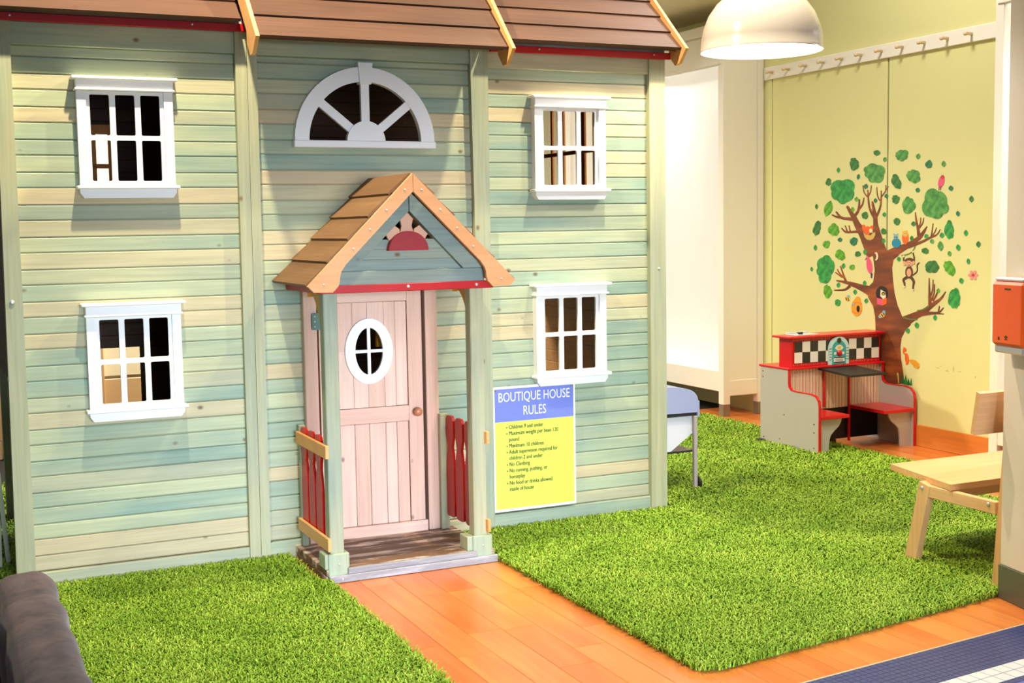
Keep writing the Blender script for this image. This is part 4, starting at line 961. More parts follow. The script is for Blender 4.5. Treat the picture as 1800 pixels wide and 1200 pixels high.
# ================================================================ TREE DECAL on the lime wall (flat vinyl stickers; outlines in mm: along the wall from the panel joint, height)
TRUNK=[[-217,1436,-142,1332,-124,1238,-140,1152,-189,1117,-195,1036,-138,972,-116,897,-110,821,-99,670,-61,483,-60,402,203,429,184,525,167,598,156,690,167,756,206,816,261,859,175,906,121,994,90,1076,72,1168,61,1261,76,1321,129,1350,21,1376,-13,1385,-61,1436],[-34,1383,-56,1408,-89,1444,-127,1483,-162,1516,-197,1540,-229,1556,-255,1566,-276,1576,-292,1589,-305,1604,-316,1618,-328,1632,-340,1643,-349,1651,-358,1658,-368,1667,-382,1679,-398,1694,-413,1708,-423,1717,-443,1721,-448,1708,-441,1697,-430,1682,-418,1666,-408,1651,-400,1641,-393,1632,-387,1624,-381,1615,-373,1602,-364,1586,-354,1568,-340,1547,-324,1527,-309,1507,-296,1488,-283,1467,-265,1434,-242,1393,-220,1353,-204,1325],[-346,1628,-356,1628,-370,1629,-387,1631,-406,1632,-429,1633,-453,1633,-476,1635,-495,1638,-512,1646,-530,1658,-545,1670,-556,1679,-570,1680,-572,1672,-562,1662,-548,1648,-531,1633,-509,1621,-483,1614,-456,1611,-431,1609,-409,1607,-391,1605,-374,1604,-360,1602,-350,1602],[-512,1639,-523,1641,-537,1643,-553,1645,-567,1647,-578,1649,-590,1653,-601,1656,-608,1658,-619,1656,-616,1649,-609,1646,-599,1642,-587,1637,-574,1633,-560,1629,-543,1625,-529,1623,-519,1620],[-348,1625,-338,1634,-323,1647,-307,1663,-296,1681,-291,1702,-290,1725,-291,1747,-292,1762,-300,1767,-308,1762,-310,1748,-312,1727,-317,1705,-323,1687,-334,1673,-349,1660,-364,1648,-374,1639],[-295,1683,-288,1689,-276,1699,-265,1711,-255,1724,-250,1737,-246,1751,-244,1764,-243,1773,-248,1778,-256,1774,-258,1766,-262,1754,-267,1740,-273,1729,-283,1719,-295,1709,-307,1700,-316,1694],[-290,1540,-301,1538,-317,1536,-335,1534,-355,1532,-377,1530,-402,1528,-425,1527,-443,1528,-458,1532,-472,1539,-484,1547,-493,1553,-503,1553,-504,1547,-496,1540,-485,1531,-470,1520,-450,1513,-426,1510,-400,1511,-374,1512,-352,1513,-332,1513,-313,1513,-297,1514,-285,1514],[-391,1524,-394,1533,-400,1547,-405,1561,-409,1570,-415,1573,-419,1569,-417,1559,-414,1545,-411,1531,-409,1522],[-426,1525,-431,1534,-439,1548,-447,1562,-453,1571,-460,1573,-463,1569,-459,1559,-452,1545,-445,1531,-441,1521],[12,1364,-1,1389,-19,1425,-39,1464,-55,1496,-67,1521,-77,1543,-86,1562,-93,1579,-96,1592,-97,1602,-98,1614,-102,1631,-111,1657,-124,1690,-136,1721,-144,1742,-158,1749,-167,1740,-163,1718,-157,1686,-151,1653,-147,1627,-146,1612,-145,1601,-145,1591,-145,1576,-146,1557,-147,1537,-148,1514,-148,1487,-149,1452,-149,1410,-149,1372,-149,1345],[-113,1626,-126,1639,-143,1656,-161,1677,-176,1700,-185,1731,-192,1769,-197,1804,-201,1828,-208,1833,-214,1828,-212,1804,-209,1768,-205,1730,-198,1697,-185,1670,-169,1647,-154,1628,-144,1615],[-198,1780,-206,1786,-218,1794,-231,1804,-240,1814,-246,1826,-251,1841,-254,1855,-257,1865,-263,1868,-267,1864,-265,1855,-262,1840,-258,1825,-252,1811,-242,1799,-229,1788,-217,1779,-209,1773],[-194,1782,-189,1788,-182,1797,-175,1807,-169,1817,-167,1829,-165,1842,-165,1853,-165,1861,-169,1865,-175,1862,-176,1854,-177,1843,-179,1831,-182,1820,-187,1811,-195,1802,-202,1794,-207,1788],[-99,1625,-91,1640,-78,1661,-66,1686,-57,1712,-54,1740,-54,1771,-56,1800,-56,1819,-62,1823,-68,1820,-68,1800,-69,1772,-72,1741,-77,1715,-87,1691,-101,1668,-115,1647,-125,1633],[-67,1750,-72,1755,-80,1763,-87,1772,-93,1783,-97,1798,-101,1817,-103,1834,-105,1847,-110,1850,-115,1846,-114,1834,-112,1816,-109,1797,-105,1781,-99,1769,-92,1759,-85,1751,-80,1745],[-53,1773,-45,1780,-34,1789,-22,1801,-13,1812,-9,1824,-8,1837,-8,1849,-8,1857,-13,1861,-18,1858,-18,1850,-19,1838,-20,1826,-24,1815,-33,1806,-45,1796,-56,1787,-65,1780],[-14,1820,-8,1825,2,1833,11,1841,17,1846,17,1850,11,1850,4,1845,-6,1837,-16,1830,-23,1825],[27,1281,46,1295,72,1316,101,1337,128,1355,153,1369,180,1382,209,1395,237,1408,266,1422,294,1436,320,1450,342,1463,359,1476,370,1488,379,1499,387,1510,395,1521,402,1534,408,1545,413,1552,410,1559,401,1557,394,1551,383,1542,371,1532,360,1522,349,1513,339,1504,328,1496,313,1487,292,1476,266,1465,238,1453,209,1442,180,1434,149,1427,116,1419,80,1409,41,1397,0,1383,-37,1371,-62,1362],[344,1492,342,1501,341,1513,338,1528,334,1542,329,1556,323,1571,317,1585,312,1599,307,1615,303,1631,299,1646,297,1656,292,1659,287,1656,288,1645,289,1630,291,1614,293,1597,296,1582,300,1567,304,1553,307,1539,309,1526,310,1512,311,1499,311,1491],[332,1543,335,1549,340,1559,346,1570,349,1580,351,1591,351,1602,351,1612,351,1618,346,1622,341,1618,341,1612,340,1602,339,1592,337,1583,333,1573,327,1563,321,1554,317,1547],[339,1541,345,1548,355,1558,365,1569,372,1579,376,1590,377,1600,378,1609,378,1615,374,1619,369,1616,368,1610,367,1601,364,1592,360,1583,353,1574,343,1564,333,1555,326,1548],[230,1401,253,1408,287,1417,324,1428,356,1438,383,1447,406,1456,427,1465,447,1473,464,1478,480,1483,495,1488,508,1495,520,1505,529,1517,535,1527,540,1534,538,1538,532,1537,527,1530,519,1521,509,1511,499,1503,487,1499,473,1495,457,1491,438,1486,417,1479,395,1471,372,1463,346,1455,314,1446,277,1438,242,1430,217,1424],[456,1478,457,1486,460,1497,462,1510,464,1523,466,1537,468,1552,470,1566,471,1576,467,1579,462,1577,460,1567,458,1553,455,1538,452,1524,449,1512,445,1499,442,1488,440,1480],[464,1488,469,1494,477,1501,485,1510,491,1518,496,1526,499,1534,501,1542,503,1547,500,1550,495,1549,493,1544,490,1536,486,1529,482,1521,475,1514,467,1506,459,1499,453,1494],[182,818,206,833,241,855,278,878,310,897,336,911,360,922,384,933,409,946,432,961,453,977,473,992,492,1005,510,1017,528,1029,545,1041,561,1054,574,1068,584,1083,592,1096,598,1106,596,1110,589,1109,582,1101,571,1089,557,1076,543,1065,528,1056,509,1047,489,1038,467,1027,445,1014,423,1002,400,989,378,979,355,970,332,962,305,954,274,944,234,931,189,917,147,904,117,895],[467,1012,464,1022,461,1035,457,1052,453,1073,450,1102,446,1138,443,1173,441,1196,436,1200,431,1196,431,1172,430,1138,430,1101,429,1072,429,1050,430,1032,430,1018,430,1008],[456,1062,460,1071,467,1085,473,1101,478,1118,480,1136,480,1155,479,1173,479,1186,474,1189,469,1185,469,1173,468,1155,467,1136,465,1119,459,1104,452,1089,444,1075,439,1066],[462,1035,468,1045,476,1059,485,1075,491,1091,494,1108,494,1127,494,1143,494,1155,489,1158,484,1155,484,1143,483,1127,481,1109,478,1093,471,1078,462,1063,453,1049,446,1040],[482,1034,488,1041,495,1051,504,1062,511,1073,516,1083,520,1094,524,1104,526,1110,523,1116,515,1113,512,1106,507,1097,501,1087,495,1078,488,1068,478,1058,470,1049,463,1042],[359,924,375,927,397,931,422,936,445,940,466,943,489,945,513,948,534,954,551,964,564,976,574,987,581,995,581,1000,574,999,565,992,554,983,540,973,526,967,509,965,489,964,465,964,442,963,417,960,391,957,368,953,353,951],[537,964,538,973,540,985,542,997,543,1005,539,1009,534,1006,531,998,528,986,525,974,522,966],[492,948,510,948,536,949,561,950,578,951,583,954,579,958,562,958,536,959,511,960,493,960],[-117,1117,-141,1119,-176,1121,-216,1124,-254,1128,-291,1132,-329,1138,-368,1143,-407,1147,-447,1150,-489,1152,-526,1153,-552,1154,-561,1150,-555,1144,-530,1140,-494,1135,-454,1128,-417,1121,-383,1112,-347,1103,-312,1093,-279,1082,-245,1070,-212,1057,-182,1044,-162,1036],[-428,1142,-434,1150,-442,1163,-452,1178,-462,1193,-473,1211,-485,1231,-496,1249,-504,1262,-512,1264,-515,1259,-509,1246,-500,1227,-490,1206,-481,1188,-474,1172,-466,1157,-460,1143,-455,1134],[-458,1174,-468,1180,-482,1189,-498,1198,-511,1207,-520,1216,-529,1224,-536,1232,-542,1238,-550,1239,-552,1234,-547,1228,-541,1220,-532,1210,-522,1201,-509,1191,-494,1181,-480,1171,-470,1165],[-481,1180,-498,1188,-523,1198,-548,1209,-566,1216,-574,1215,-573,1209,-556,1201,-532,1190,-508,1178,-492,1171],[-409,1123,-418,1116,-429,1107,-442,1098,-459,1091,-486,1086,-521,1083,-555,1080,-579,1078,-585,1074,-578,1070,-555,1070,-520,1071,-483,1072,-452,1076,-428,1083,-409,1093,-394,1101,-385,1107]]
LEAVES=[[2,-75,2095,-79,2088,-87,2083,-97,2080,-106,2076,-118,2076,-127,2082,-137,2086,-146,2092,-145,2099,-149,2108,-141,2114,-127,2114,-118,2117,-107,2116,-96,2114,-87,2109,-77,2103],[1,206,2062,210,2055,208,2048,204,2042,198,2036,188,2032,175,2031,166,2024,152,2021,137,2024,127,2033,112,2033,101,2039,98,2048,90,2054,82,2061,84,2069,88,2076,85,2084,93,2091,108,2092,115,2098,125,2102,137,2104,150,2103,162,2098,177,2101,192,2099,205,2093,214,2086,218,2077,215,2069],[1,320,2067,331,2058,336,2050,337,2043,333,2037,324,2032,309,2028,298,2037,292,2045,292,2052,296,2058,305,2063],[2,-311,2025,-306,2016,-307,2007,-312,1999,-320,1993,-330,1989,-340,1989,-349,1984,-359,1980,-370,1980,-381,1983,-391,1989,-397,1998,-399,2007,-402,2015,-408,2022,-411,2030,-411,2039,-407,2047,-402,2054,-401,2065,-394,2073,-383,2076,-370,2071,-360,2075,-349,2074,-340,2067,-335,2058,-325,2055,-316,2050,-311,2042,-309,2034],[1,-25,1947,-36,1936,-34,1923,-37,1909,-46,1896,-61,1885,-83,1879,-108,1879,-132,1885,-155,1882,-178,1887,-195,1898,-201,1914,-217,1922,-235,1931,-244,1944,-239,1957,-251,1972,-255,1988,-242,2001,-217,2006,-201,2016,-181,2024,-157,2024,-134,2020,-114,2011,-94,2008,-71,2006,-51,1998,-34,1988,-24,1974,-21,1961],[3,453,1985,449,1976,445,1967,436,1960,425,1962,414,1960,403,1962,395,1970,386,1978,382,1989,387,1999,397,2004,405,2009,413,2015,425,2017,436,2013,443,2003,450,1995],[1,560,2004,572,1996,579,1988,581,1981,579,1974,573,1967,561,1960,549,1968,542,1976,540,1983,542,1990,548,1997],[1,323,1940,331,1929,333,1918,328,1909,336,1899,338,1890,335,1881,329,1874,319,1870,306,1870,299,1863,287,1860,274,1863,261,1869,250,1875,235,1877,223,1884,215,1894,208,1903,197,1914,196,1925,206,1932,208,1941,213,1948,225,1951,241,1947,246,1955,257,1959,269,1958,282,1954,295,1951,311,1948],[2,135,1889,142,1881,147,1871,150,1861,148,1853,145,1846,145,1835,139,1828,129,1826,117,1830,107,1832,97,1832,86,1836,77,1844,70,1853,61,1860,52,1868,45,1878,43,1888,44,1897,48,1904,54,1909,55,1917,58,1926,64,1932,73,1935,84,1935,96,1932,107,1925,116,1915,122,1905,126,1896],[0,-359,1794,-371,1776,-390,1761,-417,1753,-442,1748,-465,1735,-493,1733,-519,1739,-538,1754,-556,1765,-582,1769,-604,1780,-619,1796,-625,1815,-619,1834,-633,1855,-629,1877,-613,1896,-587,1909,-559,1916,-530,1916,-504,1912,-482,1913,-457,1918,-431,1919,-404,1914,-380,1904,-362,1889,-353,1871,-354,1851,-365,1832,-356,1813],[2,-627,1905,-624,1895,-629,1886,-640,1883,-650,1876,-662,1878,-672,1883,-685,1887,-692,1896,-691,1907,-683,1915,-680,1923,-673,1931,-663,1936,-650,1937,-639,1930,-628,1925,-624,1915],[0,-540,2014,-528,2006,-522,1998,-519,1991,-522,1984,-528,1977,-540,1970,-551,1978,-558,1985,-560,1993,-558,2000,-552,2007],[3,-306,1953,-298,1944,-294,1936,-294,1929,-298,1922,-306,1916,-319,1911,-327,1919,-330,1928,-330,1935,-326,1942,-319,1947],[1,-20,2062,-11,2054,-7,2047,-6,2040,-10,2035,-18,2030,-31,2026,-40,2034,-45,2041,-45,2048,-41,2054,-33,2059],[3,-218,1877,-208,1867,-203,1859,-204,1852,-209,1846,-220,1841,-236,1838,-247,1848,-251,1856,-251,1863,-245,1869,-235,1874],[3,-11,1796,3,1792,11,1787,15,1782,15,1776,10,1770,-1,1763,-14,1767,-23,1772,-27,1777,-26,1783,-21,1789],[2,133,1752,129,1747,125,1743,124,1737,121,1732,116,1727,110,1723,102,1720,93,1720,84,1722,77,1727,69,1729,62,1732,58,1738,57,1744,60,1749,54,1754,52,1760,53,1766,61,1769,60,1777,66,1782,75,1783,84,1782,92,1785,101,1784,108,1780,112,1774,121,1773,128,1770,133,1764,134,1758],[3,323,1828,332,1819,336,1812,335,1806,330,1801,320,1798,305,1797,295,1807,292,1814,292,1820,298,1824,308,1827],[3,626,1833,641,1828,649,1823,654,1817,653,1810,648,1803,637,1795,622,1800,614,1806,609,1812,610,1818,615,1825],[1,594,1751,599,1731,597,1712,613,1693,615,1673,606,1655,586,1644,561,1641,552,1624,533,1613,509,1608,484,1610,459,1619,432,1623,403,1629,378,1644,362,1665,356,1687,360,1709,371,1726,384,1740,382,1758,385,1776,394,1794,410,1808,432,1818,459,1820,487,1814,510,1799,537,1797,561,1786,581,1770],[1,296,1695,289,1683,278,1674,264,1669,257,1659,246,1653,234,1649,221,1647,208,1647,196,1650,185,1655,176,1664,171,1674,170,1686,163,1694,159,1705,158,1718,162,1730,170,1741,182,1748,190,1758,201,1768,214,1771,228,1767,238,1755,250,1758,261,1754,269,1747,274,1737,279,1728,291,1720,296,1708],[2,819,1759,831,1751,837,1743,840,1736,838,1728,831,1721,820,1714,807,1722,801,1729,798,1737,800,1744,807,1752],[3,694,1661,706,1655,714,1650,717,1643,717,1637,714,1630,705,1622,693,1627,686,1633,682,1639,682,1645,686,1653],[4,-628,1764,-610,1737,-605,1713,-609,1692,-624,1672,-649,1655,-686,1640,-704,1667,-710,1691,-705,1713,-690,1732,-665,1749],[2,-799,1743,-788,1735,-782,1728,-780,1720,-782,1713,-788,1705,-798,1698,-809,1705,-815,1713,-817,1721,-815,1728,-810,1736],[4,-330,1784,-317,1777,-310,1771,-307,1765,-309,1759,-317,1753,-330,1747,-343,1753,-350,1760,-353,1766,-351,1772,-343,1778],[4,-374,1709,-362,1702,-355,1696,-353,1689,-355,1683,-362,1676,-374,1670,-386,1677,-393,1683,-395,1690,-393,1696,-386,1703],[2,-200,1643,-199,1634,-206,1627,-213,1619,-227,1616,-241,1620,-254,1621,-264,1627,-266,1636,-273,1644,-271,1653,-264,1660,-253,1665,-241,1668,-228,1671,-214,1668,-205,1660,-204,1650],[3,-122,1768,-110,1762,-103,1756,-101,1750,-103,1744,-110,1738,-121,1732,-133,1739,-139,1745,-142,1751,-139,1757,-133,1763],[0,-25,1664,-13,1658,-6,1652,-4,1646,-6,1640,-13,1634,-25,1628,-37,1635,-44,1641,-46,1647,-44,1652,-37,1658],[2,142,1594,139,1586,133,1580,126,1573,115,1566,100,1568,91,1575,80,1579,76,1587,73,1595,71,1604,79,1611,88,1617,100,1621,113,1620,123,1615,134,1610,141,1603],[2,276,1595,289,1589,297,1582,299,1576,297,1570,290,1564,276,1558,263,1564,255,1570,253,1577,255,1583,262,1589],[0,665,1534,665,1521,660,1510,661,1498,659,1485,653,1477,645,1475,636,1478,630,1470,623,1468,614,1470,606,1476,600,1487,590,1491,582,1500,576,1513,574,1528,575,1542,578,1553,584,1562,590,1568,596,1572,599,1582,604,1591,610,1597,619,1600,628,1598,637,1591,644,1581,648,1566,655,1558,661,1547],[0,548,1515,563,1510,572,1505,576,1499,576,1492,570,1484,559,1476,544,1480,535,1486,531,1492,531,1499,537,1506],[0,393,1504,407,1503,417,1501,423,1496,425,1491,423,1483,416,1474,401,1475,392,1477,386,1481,384,1487,386,1495],[0,774,1532,785,1525,791,1518,794,1511,792,1503,786,1496,775,1489,764,1496,758,1504,756,1511,758,1518,763,1525],[2,-748,1543,-755,1533,-759,1522,-766,1510,-777,1502,-788,1502,-799,1496,-809,1493,-818,1496,-824,1503,-828,1511,-837,1513,-843,1519,-845,1528,-844,1539,-840,1550,-833,1560,-825,1568,-821,1579,-814,1589,-806,1598,-795,1605,-784,1610,-773,1611,-765,1607,-758,1602,-749,1600,-744,1592,-744,1582,-748,1571,-748,1562,-745,1553],[4,-531,1538,-524,1528,-526,1517,-537,1510,-543,1501,-552,1493,-566,1492,-580,1498,-590,1494,-601,1493,-612,1496,-621,1501,-627,1509,-641,1511,-652,1518,-658,1528,-660,1539,-657,1550,-650,1559,-641,1566,-630,1571,-621,1575,-613,1583,-603,1588,-591,1590,-578,1589,-567,1584,-560,1576,-551,1571,-540,1566,-533,1557,-532,1548],[3,-517,1481,-501,1475,-492,1469,-489,1463,-492,1456,-501,1450,-516,1444,-532,1450,-541,1456,-544,1463,-541,1469,-532,1475],[3,-315,1451,-321,1446,-323,1441,-323,1435,-326,1429,-333,1425,-342,1425,-348,1419,-357,1417,-367,1419,-374,1423,-384,1424,-390,1428,-391,1435,-401,1438,-404,1444,-401,1450,-402,1456,-401,1463,-395,1467,-386,1469,-380,1473,-374,1477,-367,1480,-358,1482,-349,1481,-341,1478,-333,1477,-323,1474,-317,1470,-313,1463,-313,1457],[2,0,1524,1,1516,-5,1509,-15,1505,-25,1504,-36,1502,-46,1504,-54,1510,-56,1518,-58,1524,-61,1532,-56,1539,-47,1544,-37,1548,-26,1545,-17,1541,-8,1537,-3,1531],[0,-27,1474,-17,1467,-12,1460,-11,1453,-15,1447,-23,1442,-37,1438,-47,1445,-52,1452,-53,1459,-49,1465,-40,1470],[2,260,1493,271,1487,277,1480,279,1473,277,1467,271,1460,260,1453,250,1460,244,1467,241,1473,243,1480,249,1487],[1,449,1470,463,1468,473,1464,478,1459,479,1453,477,1445,470,1436,456,1438,446,1442,441,1447,439,1454,442,1461],[1,536,1457,554,1446,564,1435,569,1423,568,1412,561,1399,547,1386,530,1397,519,1408,514,1419,515,1431,522,1444],[0,701,1435,715,1429,724,1423,728,1415,728,1408,724,1399,714,1390,700,1395,691,1402,687,1409,687,1417,691,1425],[2,887,1457,899,1450,906,1443,908,1435,906,1428,900,1421,888,1413,876,1421,870,1428,867,1435,869,1442,876,1450],[4,-635,1427,-644,1418,-647,1409,-655,1400,-669,1396,-684,1397,-699,1399,-708,1408,-718,1416,-723,1427,-714,1437,-709,1446,-697,1452,-684,1454,-671,1452,-655,1455,-640,1450,-633,1439],[0,-811,1423,-798,1415,-791,1407,-789,1399,-791,1391,-798,1383,-810,1375,-823,1383,-830,1391,-832,1399,-830,1407,-823,1415],[0,-228,1395,-217,1387,-212,1379,-211,1372,-214,1364,-221,1357,-234,1350,-245,1358,-251,1366,-252,1374,-249,1381,-241,1388],[2,-276,1357,-278,1349,-284,1342,-296,1340,-306,1338,-316,1335,-328,1336,-338,1340,-343,1348,-340,1356,-340,1363,-336,1370,-327,1375,-316,1376,-305,1377,-294,1376,-289,1368,-278,1364],[4,-461,1358,-459,1350,-463,1342,-456,1333,-456,1323,-462,1316,-475,1314,-482,1308,-492,1305,-504,1307,-514,1313,-524,1310,-534,1312,-542,1318,-549,1324,-562,1327,-570,1334,-573,1343,-571,1352,-562,1358,-563,1367,-558,1374,-552,1380,-543,1385,-533,1388,-522,1389,-511,1388,-501,1384,-494,1377,-483,1376,-474,1371,-467,1365],[2,430,1387,427,1383,427,1379,427,1374,423,1370,415,1369,410,1366,403,1364,395,1366,389,1369,383,1368,377,1370,375,1374,368,1376,361,1378,359,1382,361,1387,358,1391,358,1396,362,1399,369,1402,376,1403,382,1405,388,1407,394,1408,402,1408,408,1407,414,1404,416,1400,422,1398,427,1395,429,1391],[1,622,1390,634,1385,642,1379,645,1373,645,1366,642,1359,633,1351,621,1355,613,1361,609,1367,609,1374,613,1381],[0,797,1342,808,1335,815,1329,817,1322,817,1315,813,1307,804,1299,793,1305,787,1312,784,1319,785,1326,789,1334],[0,126,1342,140,1338,148,1333,152,1327,151,1321,147,1314,137,1306,124,1310,116,1315,112,1321,112,1327,116,1334],[0,-856,1249,-846,1243,-840,1236,-838,1230,-840,1223,-845,1217,-855,1210,-865,1216,-871,1223,-873,1229,-871,1236,-866,1242],[0,-467,1285,-457,1277,-453,1268,-452,1261,-457,1254,-466,1247,-480,1241,-490,1250,-495,1258,-495,1266,-491,1273,-482,1279],[4,-345,1256,-346,1250,-350,1244,-357,1238,-368,1235,-380,1235,-392,1236,-399,1243,-405,1248,-408,1255,-403,1261,-400,1268,-390,1272,-380,1274,-368,1276,-356,1275,-346,1271,-343,1263],[2,533,1278,532,1268,525,1259,517,1252,511,1243,501,1237,488,1235,475,1236,463,1240,452,1235,440,1234,427,1236,415,1240,405,1247,400,1256,403,1266,396,1275,397,1284,401,1293,408,1301,417,1308,427,1313,438,1317,450,1318,462,1317,474,1321,487,1321,499,1317,508,1310,513,1302,517,1293,527,1287],[4,670,1285,677,1276,682,1265,684,1255,684,1245,680,1236,672,1232,668,1225,662,1218,652,1218,641,1223,631,1228,622,1228,613,1235,606,1245,593,1248,585,1257,584,1268,572,1279,569,1291,577,1298,578,1308,583,1315,592,1317,604,1314,610,1318,618,1321,627,1322,638,1318,648,1312,656,1303,661,1293],[0,-588,1224,-600,1206,-617,1192,-620,1168,-633,1147,-653,1130,-677,1121,-700,1125,-721,1126,-744,1127,-760,1139,-768,1159,-766,1181,-785,1190,-795,1206,-795,1225,-781,1244,-791,1268,-785,1291,-767,1310,-742,1319,-720,1325,-700,1339,-678,1344,-656,1342,-638,1334,-624,1320,-613,1307,-595,1299,-583,1284,-578,1264,-580,1244],[4,-605,1063,-606,1052,-611,1042,-620,1035,-627,1028,-632,1020,-640,1014,-649,1009,-659,1007,-669,1007,-679,1011,-686,1017,-691,1026,-695,1034,-703,1040,-708,1049,-709,1059,-707,1069,-705,1079,-706,1092,-700,1101,-689,1105,-680,1111,-670,1115,-660,1112,-652,1101,-643,1105,-634,1103,-627,1096,-624,1087,-615,1082,-607,1074],[0,-503,981,-504,973,-508,965,-517,957,-529,953,-543,954,-555,957,-565,962,-569,970,-566,979,-573,987,-568,996,-556,1002,-544,1007,-531,1004,-520,1001,-508,998,-502,990],[0,-525,1136,-514,1128,-509,1120,-509,1113,-513,1106,-522,1100,-537,1095,-547,1103,-552,1110,-553,1117,-548,1124,-539,1130],[0,-232,1160,-219,1154,-213,1147,-210,1141,-212,1134,-219,1127,-231,1120,-243,1126,-250,1133,-253,1139,-250,1146,-244,1153],[0,-338,1089,-326,1083,-319,1076,-316,1069,-319,1063,-325,1056,-338,1048,-350,1055,-357,1061,-360,1068,-358,1075,-351,1082],[0,-207,1028,-197,1021,-192,1013,-192,1007,-196,1000,-204,994,-218,989,-228,996,-233,1004,-234,1010,-229,1017,-221,1023],[0,734,1209,748,1204,757,1198,761,1191,761,1184,756,1176,747,1167,733,1171,724,1177,720,1184,720,1191,724,1199],[0,734,1070,730,1057,728,1044,729,1030,722,1019,711,1016,706,1002,695,997,684,1004,673,997,662,997,652,1004,644,1014,630,1019,622,1030,619,1045,622,1060,625,1073,626,1086,630,1098,637,1108,644,1116,653,1123,662,1127,673,1128,683,1137,696,1138,708,1133,717,1122,722,1107,725,1094,732,1083],[4,526,1129,537,1124,543,1119,545,1114,543,1109,537,1103,527,1097,516,1102,510,1107,508,1113,510,1118,516,1124],[0,499,945,510,938,516,931,518,924,516,917,511,910,500,902,489,908,483,915,481,922,483,929,489,937],[0,315,880,330,876,339,870,344,863,344,855,339,846,328,836,313,841,304,847,299,854,299,861,304,870],[0,225,834,240,830,249,825,253,818,253,811,248,803,238,794,224,798,215,803,210,809,210,817,215,825]]
